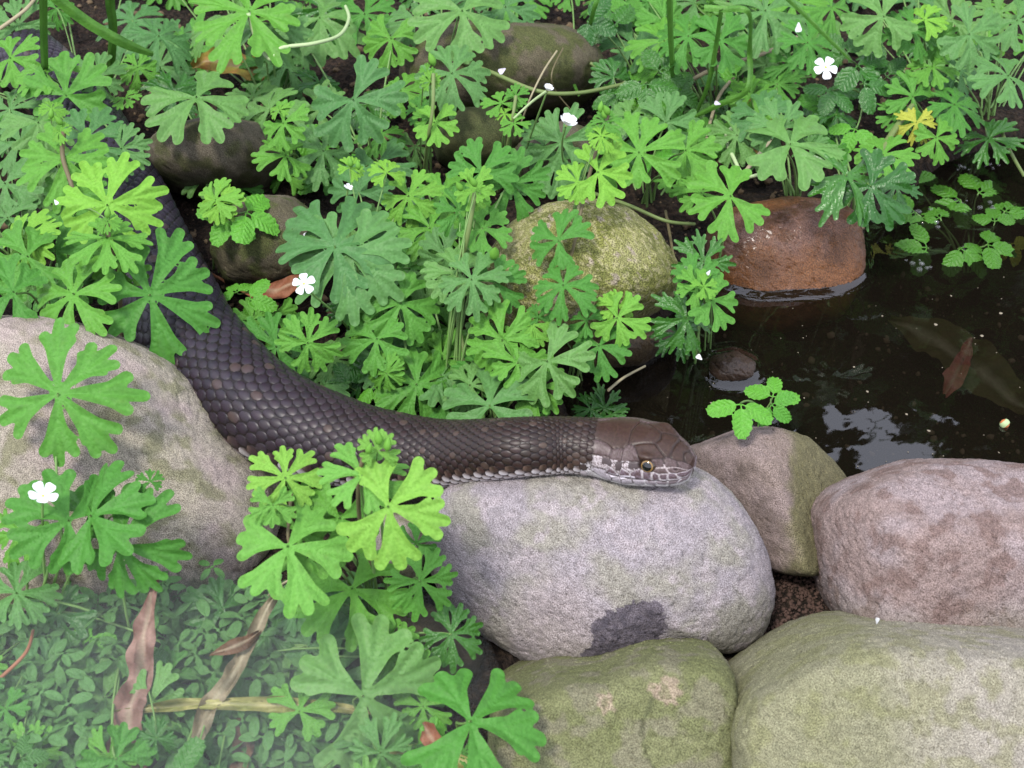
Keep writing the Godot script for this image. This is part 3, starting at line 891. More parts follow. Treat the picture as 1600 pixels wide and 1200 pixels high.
func make_scales(root: Node3D):
	var rng := RandomNumberGenerator.new()
	rng.seed = 77
	var around := 17
	var dphi := deg_to_rad(286.0) / around
	var s := 0.004
	var row := 0
	var single := []
	var rest_v := PackedVector3Array()
	var rest_c := PackedColorArray()
	var rest_i := PackedInt32Array()
	var stop := lerpf(head_from, spine_end, 0.13)
	var an := [-1.0, -0.8, 0.0, 0.8, 1.0]
	var bn := [-1.0, -0.62, 0.0, 0.74, 1.0]
	var faces := PackedInt32Array()
	for i in 4:
		for j in 4:
			var q := i * 5 + j
			faces.append_array([q, q + 5, q + 1, q + 1, q + 5, q + 6])
	while s < stop:
		var wide := section(s).x * dphi
		var on_neck := smoothstep(0.55, 1.0, s / head_from)
		var len_ := wide * lerpf(0.74, 0.70, on_neck)
		for k in around + 1:
			var u := (k - around / 2.0 + (0.5 if row % 2 else 0.0)) / (around / 2.0)
			var phi := deg_to_rad(143.0) * (0.82 * u + 0.18 * u * u * u)
			var here := wide * (0.82 + 0.54 * u * u)
			var side_deg := rad_to_deg(absf(phi))
			if side_deg > 146:
				continue
			var frac := s / head_from
			var neck_t := (s - head_from) / (spine_end - head_from)
			if neck_t > 0.0 and side_deg > lerpf(150.0, 62.0, smoothstep(0.0, 0.13, neck_t)):
				continue
			# colour: slate violet brown on the back, browner towards the head, cream low on the flank
			var base := Color(0.025, 0.020, 0.030).lerp(Color(0.024, 0.014, 0.011), on_neck)
			base = base * rng.randf_range(0.8, 1.2)
			if rng.randf() < 0.06:
				base = base.lerp(Color(0.09, 0.06, 0.045), 0.4)
			var low := smoothstep(82.0, 104.0, side_deg) * smoothstep(0.45, 0.85, frac)
			var cream := smoothstep(93.0, 101.0, side_deg) * smoothstep(0.35, 0.62, frac)
			base = base.lerp(Color(0.065, 0.036, 0.025), low * 0.8)
			if neck_t > 0.0 and side_deg > 78:
				cream = 0.0
				low = 0.0
				base = Color(0.36, 0.32, 0.33) if rng.randf() < 0.45 + 0.012 * (side_deg - 90) else Color(0.04, 0.028, 0.025)
			var v := PackedVector3Array()
			var c := PackedColorArray()
			for a in an:
				for b in bn:
					var x: float = a * here * lerpf(0.472, 0.49, on_neck) * (1.0 - 0.66 * absf(b * b * b))
					var y: float = b * len_ * 0.70 * (1.0 - 0.22 * a * a)
					var edge: bool = absf(a) > 0.95 or absf(b) > 0.95
					var lift: float = wide * (0.05 + 0.085 * (b + 1.0) * 0.5) * (1.0 - 0.35 * a * a)
					if edge:
						lift = -wide * 0.03 if b < 0.9 else -wide * 0.005
					v.append(hide_point(clampf(s - y, 0.0, spine_end), phi + x / maxf(section(s).x, 0.001), lift))
					var cc: Color = base * (0.86 + 0.3 * (1.0 - a * a) * (1.0 - b * b))
					if edge:
						cc = base * 0.22
					if cream > 0.01 and not edge:
						# the rear and lower part of each flank scale is white
						var down: float = a * signf(phi)
						cc = cc.lerp(Color(0.60, 0.56, 0.57), cream * clampf(0.62 + 0.5 * b + 0.6 * down, 0, 1))
					elif low > 0.3 and b > 0.5 and not edge:
						cc = cc.lerp(Color(0.32, 0.22, 0.17), 0.6 * low)
					c.append(cc)
			var out := (v[12] - hide_point(s, phi, -0.003)).normalized()
			if out.dot(LOOK_BACK) > 0.28 and s > 0.11 and single.size() < 900:
				single.append([v, c, wide * (1.0 + out.dot(LOOK_BACK))])
			else:
				add_scale(rest_v, rest_c, rest_i, v, c, faces)
		s += len_
		row += 1
	single.sort_custom(func(p, q): return p[2] > q[2])
	for i in single.size():
		if i < 300:
			piece("scale", mesh_of(single[i][0], faces, single[i][1]), mats["scale"], root)
		else:
			add_scale(rest_v, rest_c, rest_i, single[i][0], single[i][1], faces)
	var rest := piece("scales", mesh_of(rest_v, rest_i, rest_c), mats["scale"], root)
	rest.set_meta("kind", "stuff")


func add_scale(rv: PackedVector3Array, rc: PackedColorArray, ri: PackedInt32Array, v: PackedVector3Array, c: PackedColorArray, faces: PackedInt32Array):
	var at := rv.size()
	rv.append_array(v)
	rc.append_array(c)
	for f in faces:
		ri.append(at + f)


# ---------------------------------------------------------------- leaves

func leaf_plan(kind: String, sd: int) -> Dictionary:
	# limbs: tapered strokes (from, to, radii) whose union is the blade; ribs: its veins
	var rng := RandomNumberGenerator.new()
	rng.seed = sd * 101 + 7
	var limbs := []
	var ribs := []
	var ovals := []
	match kind:
		"g", "y", "s":
			var angles := [0.0, 48.0, -48.0, 98.0, -98.0, 147.0, -147.0]
			if kind == "y":
				angles = [0.0, 62.0, -62.0, 128.0, -128.0]
			if sd % 2 == 1 and kind == "g":
				angles = [0.0, 58.0, -58.0, 121.0, -121.0]
			for a in angles:
				var far: float = absf(a) / 180.0
				var l: float = (1.0 - 0.25 * far * far) * rng.randf_range(0.84, 1.03)
				var w: float = (0.98 if angles.size() == 7 else 1.26) * rng.randf_range(0.92, 1.08)
				if kind == "s":
					w *= 0.95
				var t := deg_to_rad(a + rng.randf_range(-8, 8))
				var d := Vector2(sin(t), cos(t))
				var p := Vector2(d.y, -d.x)
				var tip := 0.072 * w if kind != "s" else 0.042
				limbs.append([d * 0.02, d * 0.60 * l, 0.014, 0.158 * w])
				limbs.append([d * 0.5 * l, d * (l - tip), 0.10 * w, tip])
				ribs.append([Vector2.ZERO, d * l * 0.95])
				for sgn in [-1.0, 1.0]:
					var reach := rng.randf_range(0.74, 0.86) * l
					var off: float = sgn * w * rng.randf_range(0.175, 0.225)
					var q := d * reach + p * off
					limbs.append([d * 0.50 * l, q, 0.085 * w, tip * 0.98])
					ribs.append([d * 0.34 * l, q])
					if kind == "s" or rng.randf() < 0.3:
						var q2 := d * (reach - 0.17 * l) + p * off * 1.0
						limbs.append([d * 0.42 * l, q2, 0.06 * w, tip * 0.62])
			limbs.append([Vector2.ZERO, Vector2(0, 0.05), 0.05, 0.08])
		"t":
			for a in [0.0, 74.0, -74.0]:
				var t := deg_to_rad(a + rng.randf_range(-8, 8))
				var d := Vector2(sin(t), cos(t))
				var p := Vector2(d.y, -d.x)
				var l := rng.randf_range(0.40, 0.46)
				ovals.append([d * 0.54, d, l, l * rng.randf_range(0.62, 0.72)])
				ribs.append([Vector2.ZERO, d * 0.96])
				for k in 5:
					for sgn in [-1.0, 1.0]:
						var b := d * (0.22 + 0.13 * k)
						ribs.append([b, b + d * 0.16 + p * sgn * 0.24 * (1.0 - 0.10 * k)])
				limbs.append([Vector2.ZERO, d * 0.2, 0.02, 0.02])
		"o":
			ovals.append([Vector2(0, 0.5), Vector2(0, 1), 0.5, 0.24])
			ribs.append([Vector2.ZERO, Vector2(0, 0.95)])
		"petal":
			limbs.append([Vector2(0, 0.08), Vector2(0, 0.62), 0.10, 0.33])
			limbs.append([Vector2(0, 0.5), Vector2(0.14, 0.74), 0.25, 0.22])
			limbs.append([Vector2(0, 0.5), Vector2(-0.14, 0.74), 0.25, 0.22])
			ribs.append([Vector2.ZERO, Vector2(0, 0.8)])
		"tiny":
			for a in [20.0, 110.0, 200.0, 290.0]:
				var d := Vector2.from_angle(deg_to_rad(a + rng.randf_range(-15, 15)))
				ovals.append([d * 0.58, d, 0.40, 0.25])
				limbs.append([Vector2.ZERO, d * 0.3, 0.03, 0.03])
				ribs.append([Vector2.ZERO, d])
	return {"limbs": limbs, "ribs": ribs, "ovals": ovals, "kind": kind, "sd": sd, "a": rng.randf_range(0, 6), "b": rng.randf_range(0, 6), "droop": rng.randf_range(0.08, 0.42), "wave": rng.randf_range(0.03, 0.075)}


func stroke(p: Vector2, a: Vector2, b: Vector2, ra: float, rb: float) -> float:
	var e := b - a
	var w := p - a
	var t := clampf(w.dot(e) / e.length_squared(), 0.0, 1.0)
	return (w - e * t).length() - lerpf(ra, rb, t)


func leaf_edge(plan: Dictionary, p: Vector2) -> float:
	var f := 9.0
	for m in plan.limbs:
		var d := stroke(p, m[0], m[1], m[2], m[3])
		var h := maxf(0.02 - absf(f - d), 0.0) / 0.02
		f = minf(f, d) - h * h * 0.005
	for o in plan.ovals:
		var q: Vector2 = p - o[0]
		var u: float = q.dot(o[1]) / o[2]
		var w: float = q.dot(Vector2(o[1].y, -o[1].x)) / o[3]
		var r := sqrt(u * u + w * w)
		var tooth := 0.0
		if plan.kind == "t":
			var ang := absf(atan2(w, u)) / PI * 7.5
			tooth = 0.16 * (ang - floorf(ang)) * smoothstep(0.0, 0.6, 2.6 - absf(atan2(w, u))) - 0.06
		else:
			tooth = -0.12 * w * w
		f = minf(f, (r - 1.0 - tooth) * o[3])
	return f


func leaf_rise(plan: Dictionary, p: Vector2) -> float:
	var dv := 1.0
	for m in plan.ribs:
		var e: Vector2 = m[1] - m[0]
		var w: Vector2 = p - m[0]
		dv = minf(dv, (w - e * clampf(w.dot(e) / e.length_squared(), 0.0, 1.0)).length_squared())
	dv = sqrt(dv)
	var r := p.length()
	var a := atan2(p.x, p.y)
	if plan.kind == "petal":
		return 0.22 * p.x * p.x - 0.12 * p.y * p.y - 0.015 * exp(-dv / 0.06)
	return -plan.droop * r * r - 0.06 * exp(-dv / 0.07) + plan.wave * r * sin(3.0 * a + plan.a) + plan.wave * 1.1 * r * r * sin(7.0 * a + plan.b)


func leaf_mesh(kind: String, sd: int, n: int) -> ArrayMesh:
	var plan := leaf_plan(kind, sd)
	var lo := -1.08
	var step := 2.16 / n
	var w := n + 1
	var f := PackedFloat32Array()
	f.resize(w * w)
	for j in w:
		for i in w:
			f[j * w + i] = leaf_edge(plan, Vector2(lo + i * step, lo + j * step))
	var keys := {}
	var flat := PackedVector2Array()
	var edge := PackedByteArray()
	var idx := PackedInt32Array()
	var ci := [0, 1, 1, 0]
	var cj := [0, 0, 1, 1]
	for j in n:
		for i in n:
			var poly := PackedInt32Array()
			for k in 4:
				var i0: int = i + ci[k]
				var j0: int = j + cj[k]
				var i1: int = i + ci[(k + 1) % 4]
				var j1: int = j + cj[(k + 1) % 4]
				var f0 := f[j0 * w + i0]
				var f1 := f[j1 * w + i1]
				if f0 < 0.0:
					var key: int = j0 * w + i0
					if not keys.has(key):
						keys[key] = flat.size()
						flat.append(Vector2(lo + i0 * step, lo + j0 * step))
						edge.append(0)
					poly.append(keys[key])
				if (f0 < 0.0) != (f1 < 0.0):
					var key: int = (mini(j0, j1) * w + mini(i0, i1)) + w * w * (1 if j0 == j1 else 2)
					if not keys.has(key):
						keys[key] = flat.size()
						var t := f0 / (f0 - f1)
						flat.append(Vector2(lo + lerpf(i0, i1, t) * step, lo + lerpf(j0, j1, t) * step))
						edge.append(1)
					poly.append(keys[key])
			for k in range(1, poly.size() - 1):
				idx.append_array([poly[0], poly[k + 1], poly[k]])
	var v := PackedVector3Array()
	var nn := PackedVector3Array()
	var c := PackedColorArray()
	var uv := PackedVector2Array()
	for i in flat.size():
		var p := flat[i]
		var z := leaf_rise(plan, p)
		var e := 0.02
		var zx := (leaf_rise(plan, p + Vector2(e, 0)) - leaf_rise(plan, p - Vector2(e, 0))) / (2 * e)
		var zy := (leaf_rise(plan, p + Vector2(0, e)) - leaf_rise(plan, p - Vector2(0, e))) / (2 * e)
		v.append(Vector3(p.x, p.y, z))
		nn.append(Vector3(-zx, -zy, 1).normalized())
		uv.append(p * 0.9)
		var dv := 1.0
		for m in plan.ribs:
			dv = minf(dv, stroke(p, m[0], m[1], 0.0, 0.0))
		var vein := exp(-dv * dv / 0.0011)
		var k := 0.90 + 0.20 * fine.get_noise_3d(p.x * 6.0, p.y * 6.0, sd) + 0.14 * lump.get_noise_3d(p.x * 2.0, p.y * 2.0, sd * 2.0)
		var cc := Color(k, k, k)
		if kind == "petal":
			cc = Color(0.98, 0.98, 1.0)
		else:
			cc = cc.lerp(Color(1.75, 1.35, 1.7), vein * 0.5)
			if edge[i]:
				cc = cc.lerp(Color(1.25, 1.12, 0.9), 0.4)
			# a few worn brown specks
			if fine.get_noise_3d(p.x * 9.0 + 40.0, p.y * 9.0, sd) > 0.5:
				cc = cc.lerp(Color(1.9, 0.9, 0.9), 0.5)
		c.append(cc)
	return mesh_of(v, idx, c, uv, nn)


func make_leaf_meshes():
	for row in [["g", 8, 62], ["y", 4, 46], ["s", 3, 60], ["t", 4, 62], ["o", 1, 26], ["petal", 2, 26], ["tiny", 2, 20]]:
		var list := []
		for k in row[1]:
			list.append(leaf_mesh(row[0], k + 1, row[2]))
		blades[row[0]] = list


func leaf(root: Node3D, at: Vector3, size: float, turn: Vector3, kind: String, n: int, tone: String, part := "leaf") -> MeshInstance3D:
	var list: Array = blades[kind]
	var o := piece(part, list[n % list.size()], mats["%s%d" % [tone, (n * 7 + int(absf(turn.z))) % 3] if mats.has(tone + "0") else tone], root)
	o.rotation = turn * PI / 180.0
	o.scale = Vector3.ONE * size
	o.position = at - root.position
	return o


func stalk(root: Node3D, from: Vector3, o: MeshInstance3D, size: float, r: float):
	# a petiole from the plant's base to the foot of a blade, coming up from below
	var z := o.basis.z.normalized()
	var y := o.basis.y.normalized()
	var end := o.position - z * 0.02 * size
	var start := from - root.position
	var low := start + Vector3(0, 0.55 * maxf(end.y - start.y, 0.004), 0) + (end - start) * 0.25
	var high := end - z * 0.45 * size - y * 0.25 * size
	if high.y < start.y:
		high.y = start.y + 0.3 * (end.y - start.y)
	var p := []
	for i in 11:
		p.append(start.bezier_interpolate(low, high, end, i / 10.0))
	piece("stem", tube(p, r, r * 0.6, 6), mats["stalk"], root)


func plant(called: String, label: String, category: String, group: String, base: Vector3, rows: Array):
	var root := thing(called, base * 0.001, label, category, group)
	plants.append(root)
	var n := 0
	for r in rows:
		var kind: String = r[1]
		var o := leaf(root, Vector3(r[2], r[3], r[4]) * 0.001, r[5] * 0.001, Vector3(r[6], r[7], r[8]), kind, r[9], r[0])
		var wobble := Vector3(sin(n * 2.4), 0, cos(n * 2.4)) * 0.004
		stalk(root, root.position + wobble, o, r[5] * 0.001, 0.00075 if r[5] > 16 else 0.0005)
		n += 1


func build_plants():
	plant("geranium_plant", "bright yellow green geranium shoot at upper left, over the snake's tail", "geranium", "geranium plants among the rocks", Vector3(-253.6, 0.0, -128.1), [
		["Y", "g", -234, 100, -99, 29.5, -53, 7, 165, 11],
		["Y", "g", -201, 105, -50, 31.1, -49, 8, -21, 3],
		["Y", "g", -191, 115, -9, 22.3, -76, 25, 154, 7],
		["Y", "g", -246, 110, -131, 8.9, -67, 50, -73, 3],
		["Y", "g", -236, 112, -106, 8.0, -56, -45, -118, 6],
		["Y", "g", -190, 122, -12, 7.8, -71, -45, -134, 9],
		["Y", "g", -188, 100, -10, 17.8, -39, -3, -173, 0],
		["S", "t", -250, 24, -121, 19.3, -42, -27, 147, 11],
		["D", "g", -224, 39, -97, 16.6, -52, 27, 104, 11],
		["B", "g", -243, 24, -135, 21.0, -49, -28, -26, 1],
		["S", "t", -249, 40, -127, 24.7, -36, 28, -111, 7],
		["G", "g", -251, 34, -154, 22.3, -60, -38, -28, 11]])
	plant("geranium_plant", "geranium with blue green leaves in the top left corner, behind the thick upright grass", "geranium", "geranium plants among the rocks", Vector3(-270.6, 0.0, -263.5), [
		["G", "g", -265, 70, -212, 31.9, -40, -14, 14, 2],
		["G", "g", -309, 70, -256, 22.0, -62, -16, -95, 10],
		["B", "g", -327, 50, -333, 23.3, -40, 6, -34, 3],
		["B", "g", -227, 60, -302, 27.1, -64, 43, 138, 5],
		["B", "g", -259, 40, -360, 30.5, -72, -10, 117, 5],
		["Y", "g", -234, 60, -226, 10.5, -77, -44, -106, 10],
		["B", "g", -271, 75, -174, 25.6, -57, 20, -164, 4],
		["B", "g", -235, 85, -142, 26.1, -57, -2, -69, 11],
		["B", "g", -216, 80, -139, 18.4, -41, -16, -110, 11],
		["G", "g", -232, 85, -90, 22.2, -56, -11, -142, 6],
		["G", "g", -280, 75, -230, 23.8, -78, -32, 96, 0],
		["B", "g", -257, 60, -250, 21.3, -47, 10, -117, 1],
		["G", "g", -238, 50, -279, 16.3, -51, 13, 172, 5],
		["G", "g", -426, 38, -417, 18.5, -62, -60, -130, 2],
		["B", "g", -340, 21, -359, 30.6, -59, 24, 119, 5],
		["D", "g", -402, 39, -305, 18.5, -50, -25, 104, 7],
		["B", "g", -272, 38, -220, 24.9, -50, 43, -17, 11],
		["B", "g", -239, 19, -335, 25.9, -52, -5, -43, 0],
		["D", "s", -395, 28, -359, 18.6, -65, 22, 21, 3],
		["G", "g", -352, 39, -274, 23.5, -50, -8, -177, 6],
		["G", "g", -337, 22, -477, 28.1, -42, 20, -159, 10],
		["B", "g", -380, 31, -398, 21.9, -59, 0, -94, 5],
		["B", "g", -428, 31, -376, 28.8, -49, -50, 83, 10],
		["S", "t", -351, 16, -331, 16.7, -62, -76, 5, 8],
		["G", "g", -403, 29, -382, 25.9, -34, -10, -80, 5],
		["G", "g", -318, 34, -387, 15.6, -41, -21, -172, 4],
		["B", "y", -282, 35, -442, 23.5, -44, 5, 106, 0]])
	plant("geranium_plant", "geranium leaning in from the top edge, with a broad leaf beside a curling stalk", "geranium", "geranium plants among the rocks", Vector3(-157.7, 0.0, -294.5), [
		["G", "g", -159, 100, -260, 43.3, -72, 2, 110, 7],
		["B", "g", -150, 85, -270, 28.4, -51, -21, -135, 4],
		["B", "g", -195, 60, -314, 24.9, -69, -57, -157, 5],
		["B", "g", -126, 60, -327, 35.6, -72, 2, -128, 4],
		["B", "g", -146, 40, -300, 25.0, -61, 39, 119, 5],
		["G", "g", -97, 60, -331, 25.2, -58, -13, -150, 11],
		["B", "y", -146, 12, -407, 20.4, -61, 26, -130, 5],
		["G", "y", -148, 12, -382, 31.3, -35, -18, 35, 8],
		["B", "y", -215, 32, -446, 29.6, -70, 49, -173, 8],
		["B", "g", -235, 14, -387, 19.8, -61, -2, 170, 3],
		["B", "g", -166, 12, -333, 20.5, -37, -13, 4, 3],
		["D", "s", -123, 40, -279, 20.0, -62, 79, 110, 3],
		["S", "t", -151, 39, -306, 15.9, -55, 28, 55, 10],
		["G", "g", -162, 29, -317, 24.1, -47, -6, 84, 5],
		["G", "g", -219, 19, -355, 30.0, -40, -35, 77, 11],
		["G", "g", -141, 39, -416, 16.8, -52, -25, -80, 7],
		["G", "g", -216, 27, -466, 16.8, -61, -39, -55, 5],
		["G", "g", -164, 16, -404, 23.5, -49, 8, -156, 3],
		["B", "g", -194, 26, -430, 24.0, -49, -28, 59, 4],
		["D", "s", -131, 35, -385, 30.9, -48, 19, 143, 11],
		["G", "g", -253, 20, -459, 30.9, -64, 52, 147, 7],
		["B", "y", -178, 38, -445, 16.8, -54, 11, 50, 9]])
	plant("geranium_plant", "geranium with one broad drooping dark leaf over the brown rock at upper left", "geranium", "geranium plants among the rocks", Vector3(-186.1, 0.0, -226.8), [
		["B", "g", -181, 85, -186, 35.2, -75, 27, -174, 0],
		["B", "g", -146, 58, -216, 25.4, -62, -41, 62, 4],
		["B", "g", -165, 35, -269, 20.4, -77, -10, 20, 10],
		["G", "g", -177, 25, -214, 16.7, -63, 3, 157, 6],
		["B", "g", -203, 14, -217, 15.2, -42, 28, 22, 11],
		["B", "g", -182, 31, -185, 21.3, -78, 24, 51, 0],
		["G", "g", -165, 18, -191, 15.0, -61, 24, -175, 10],
		["B", "g", -183, 14, -272, 15.1, -54, 0, 26, 6],
		["D", "s", -215, 40, -268, 25.0, -63, 22, 160, 3],
		["B", "g", -171, 24, -263, 16.9, -61, 37, 144, 3],
		["D", "t", -190, 39, -194, 22.3, -34, 33, -98, 8],
		["B", "g", -171, 23, -266, 15.7, -46, -11, -65, 1],
		["B", "g", -208, 14, -263, 20.2, -54, -57, -106, 4]])
	plant("geranium_plant", "small pale geranium sprig just right of the broad drooping leaf", "geranium", "geranium plants among the rocks", Vector3(-132.8, 0.0, -219.7), [
		["Y", "y", -131, 75, -173, 17.6, -46, -24, -114, 2],
		["G", "g", -131, 55, -171, 20.0, -64, 55, 63, 6],
		["Y", "g", -133, 80, -179, 8.1, -65, -48, 46, 6],
		["G", "g", -114, 31, -215, 15.6, -64, 69, -161, 5],
		["G", "g", -139, 14, -210, 17.6, -66, -64, 42, 0],
		["G", "g", -154, 34, -218, 16.9, -73, 18, -98, 5],
		["D", "t", -142, 17, -230, 15.8, -47, 4, -23, 9],
		["S", "t", -132, 35, -226, 17.1, -56, -1, -147, 7],
		["G", "g", -134, 30, -242, 16.7, -36, 1, 94, 0],
		["G", "y", -116, 21, -196, 13.3, -58, 35, -40, 10],
		["S", "t", -114, 16, -206, 20.9, -78, 29, 17, 0]])
	plant("geranium_plant", "geranium with a large star shaped leaf at upper centre, left of the long brown rock", "geranium", "geranium plants among the rocks", Vector3(-84.5, 0.0, -219.7), [
		["B", "g", -91, 85, -182, 32.2, -44, -10, -144, 2],
		["B", "g", -111, 50, -183, 25.6, -54, 35, 98, 11],
		["B", "g", -79, 45, -177, 23.3, -56, -15, -159, 2],
		["B", "g", -120, 40, -245, 23.9, -59, -28, 94, 2],
		["G", "g", -76, 71, -278, 22.4, -45, -23, -175, 8],
		["B", "g", -138, 50, -316, 23.0, -54, -8, -164, 11],
		["G", "g", -80, 39, -219, 18.8, -67, 28, 178, 9],
		["D", "g", -95, 19, -287, 26.3, -81, -66, -78, 0],
		["S", "t", -91, 16, -223, 16.0, -60, -35, 72, 2]])
	plant("geranium_plant", "geranium whose broad leaves hang over the long brown rock from the top edge", "geranium", "geranium plants among the rocks", Vector3(-45.5, 0.0, -256.0), [
		["B", "g", -30, 100, -260, 35.5, -60, 10, 178, 8],
		["B", "g", -35, 85, -212, 27.0, -56, 17, -137, 11],
		["G", "g", -68, 59, -236, 18.7, -62, -25, -53, 4],
		["B", "g", -61, 75, -295, 22.3, -67, 0, 108, 4],
		["B", "g", -4, 85, -293, 24.1, -52, -8, -144, 11],
		["G", "g", 5, 28, -419, 31.8, -69, 6, 4, 3],
		["D", "s", -10, 15, -450, 32.9, -52, 10, -99, 10],
		["D", "s", -70, 17, -444, 30.7, -47, -50, -98, 1],
		["S", "t", -54, 26, -464, 26.9, -45, 15, 129, 11],
		["D", "s", -68, 13, -478, 28.5, -57, -31, -64, 5],
		["B", "g", -30, 35, -400, 19.7, -31, -21, 94, 7]])
	plant("geranium_plant", "slender geranium shoot with a bud on top, left of the smooth dark green rock", "geranium", "geranium plants among the rocks", Vector3(-52.8, 0.0, -212.7), [
		["Y", "y", -44, 80, -166, 16.6, -64, -5, -104, 2],
		["Y", "y", -46, 100, -176, 7.2, -43, 2, 9, 7],
		["G", "y", -48, 103, -181, 6.1, -46, -14, -60, 6],
		["G", "y", -54, 70, -196, 11.2, -58, -23, 100, 10],
		["Y", "y", -48, 75, -178, 10.3, -51, 30, 109, 10],
		["G", "g", -27, 29, -157, 26.1, -69, 41, 27, 1],
		["B", "g", -60, 26, -225, 13.9, -52, 24, 168, 6],
		["D", "s", -46, 31, -148, 25.3, -40, -7, -158, 9]])
	plant("geranium_plant", "slender geranium shoot with a bent white bud in front of the long brown rock", "geranium", "geranium plants among the rocks", Vector3(-4.0, 0.0, -212.7), [
		["Y", "y", -6, 90, -170, 13.0, -73, -30, 47, 9],
		["Y", "y", 1, 90, -149, 9.9, -71, -8, -151, 10],
		["G", "y", 2, 95, -169, 8.6, -47, -15, -49, 3],
		["Y", "y", -4, 88, -162, 7.2, -72, -47, 151, 2],
		["B", "g", 2, 18, -201, 15.0, -55, -13, 158, 3]])
	plant("geranium_plant", "geranium with the largest leaf of the centre, white specks on its dark blade", "geranium", "geranium plants among the rocks", Vector3(-78.4, 0.0, -75.9), [
		["B", "g", -89, 85, -43, 37.9, -63, -2, -15, 5],
		["B", "g", -82, 82, -41, 37.3, -57, -9, -169, 3],
		["Y", "g", -67, 85, -108, 11.6, -62, 21, 5, 4],
		["Y", "g", -86, 90, -105, 8.8, -56, 22, -46, 8],
		["Y", "g", -56, 70, -108, 20.1, -48, -9, -114, 1],
		["B", "g", -87, 50, -140, 21.7, -46, -10, 37, 4],
		["G", "g", -44, 60, -93, 22.7, -61, 36, -141, 9],
		["G", "g", -39, 55, -133, 21.5, -71, 22, -93, 9],
		["G", "g", -63, 50, -98, 21.6, -70, -16, -39, 2],
		["G", "g", -55, 45, -76, 19.9, -45, 6, -134, 0],
		["B", "g", -59, 20, -102, 13.6, -72, -9, 75, 2],
		["B", "y", -59, 28, -45, 18.2, -49, 7, -154, 9],
		["G", "g", -54, 24, -109, 21.2, -73, -10, -38, 5],
		["G", "y", -52, 13, -97, 17.1, -73, 12, 70, 1],
		["G", "g", -73, 38, -31, 16.6, -44, -28, 144, 0],
		["B", "g", -63, 27, -116, 25.5, -37, -15, -179, 1],
		["D", "s", -85, 16, -81, 24.3, -76, 24, 157, 10],
		["B", "g", -91, 21, -109, 14.1, -48, -13, -36, 5],
		["G", "g", -71, 42, -51, 17.8, -60, -1, 73, 4],
		["B", "g", -80, 26, -135, 21.2, -60, 3, 1, 11]])
	plant("geranium_plant", "tall geranium shoot with a ragged bud cluster left of the yellow green mossy boulder", "geranium", "geranium plants among the rocks", Vector3(-31.9, 0.0, -13.2), [
		["G", "g", -16, 100, -86, 21.8, -44, -6, 24, 8],
		["Y", "y", -20, 105, -65, 13.5, -48, -18, -97, 6],
		["G", "y", -15, 85, -58, 17.0, -65, -6, -108, 7],
		["G", "y", -27, 90, -65, 15.0, -42, 22, 54, 2],
		["G", "g", 0, 90, -90, 22.8, -41, 5, -118, 7],
		["B", "g", -34, 60, -67, 20.2, -37, -12, 57, 4],
		["B", "g", -20, 80, -22, 20.8, -57, -1, -123, 1],
		["B", "g", -27, 75, -34, 21.2, -72, 20, 63, 0],
		["G", "g", -8, 73, -28, 17.9, -43, 2, -71, 0],
		["B", "g", -47, 50, -66, 18.6, -67, -35, -119, 4],
		["Y", "g", -18, 112, -51, 7.6, -60, -17, -18, 10],
		["B", "y", -36, 28, -9, 22.1, -73, 53, 177, 1],
		["D", "s", -44, 12, -77, 19.0, -82, -12, -99, 9],
		["B", "y", -14, 26, -34, 18.1, -55, 7, 100, 8],
		["G", "g", -34, 14, -63, 21.7, -63, -10, 138, 4],
		["G", "g", -36, 16, -41, 14.7, -68, 71, -88, 9],
		["G", "y", -37, 28, -22, 16.9, -63, -14, 21, 0]])
	plant("geranium_plant", "geranium with spreading mid green leaves between the snake's back and the mossy boulder", "geranium", "geranium plants among the rocks", Vector3(-50.2, 0.0, -8.3), [
		["G", "g", -56, 60, -28, 24.6, -51, 18, -163, 0],
		["G", "g", -48, 30, 0, 29.1, -54, 19, -164, 5],
		["G", "g", -53, 30, -27, 27.9, -79, 26, -59, 5],
		["G", "g", -68, 50, -12, 20.6, -59, -10, -178, 0],
		["G", "g", -36, 30, -20, 19.8, -50, -29, -47, 1],
		["G", "g", -33, 20, -1, 20.2, -70, 61, 164, 6],
		["D", "s", -76, 20, -19, 16.6, -48, 5, -163, 10],
		["G", "g", -81, 40, -55, 18.9, -68, -2, -146, 6],
		["B", "g", -66, 30, -20, 19.8, -50, 9, -127, 7],
		["S", "t", -67, 27, -30, 18.4, -36, 30, 124, 5],
		["D", "t", -41, 16, -18, 23.3, -68, 3, 63, 7],
		["G", "g", -63, 39, 2, 13.1, -36, -21, 46, 5],
		["B", "g", -53, 17, -39, 18.6, -46, 23, 171, 11],
		["G", "g", -51, 13, -16, 17.3, -67, -67, 98, 9],
		["D", "t", -66, 29, -19, 23.4, -49, -11, 43, 9]])
	plant("geranium_plant", "pale yellow green geranium leaf standing against the snake's back", "geranium", "geranium plants among the rocks", Vector3(-109.6, 0.0, -33.3), [
		["Y", "g", -100, 60, 3, 19.4, -40, 18, -66, 11],
		["G", "g", -119, 45, -12, 23.9, -54, 18, -7, 7],
		["B", "g", -118, 30, -17, 23.0, -51, 31, -72, 8],
		["G", "g", -135, 40, -39, 14.6, -60, 28, -9, 6],
		["B", "g", -93, 25, -25, 20.0, -78, 17, -123, 3],
		["B", "g", -97, 20, -11, 16.5, -69, -41, -79, 0],
		["G", "g", -127, 32, -53, 18.9, -52, 42, 140, 10]])
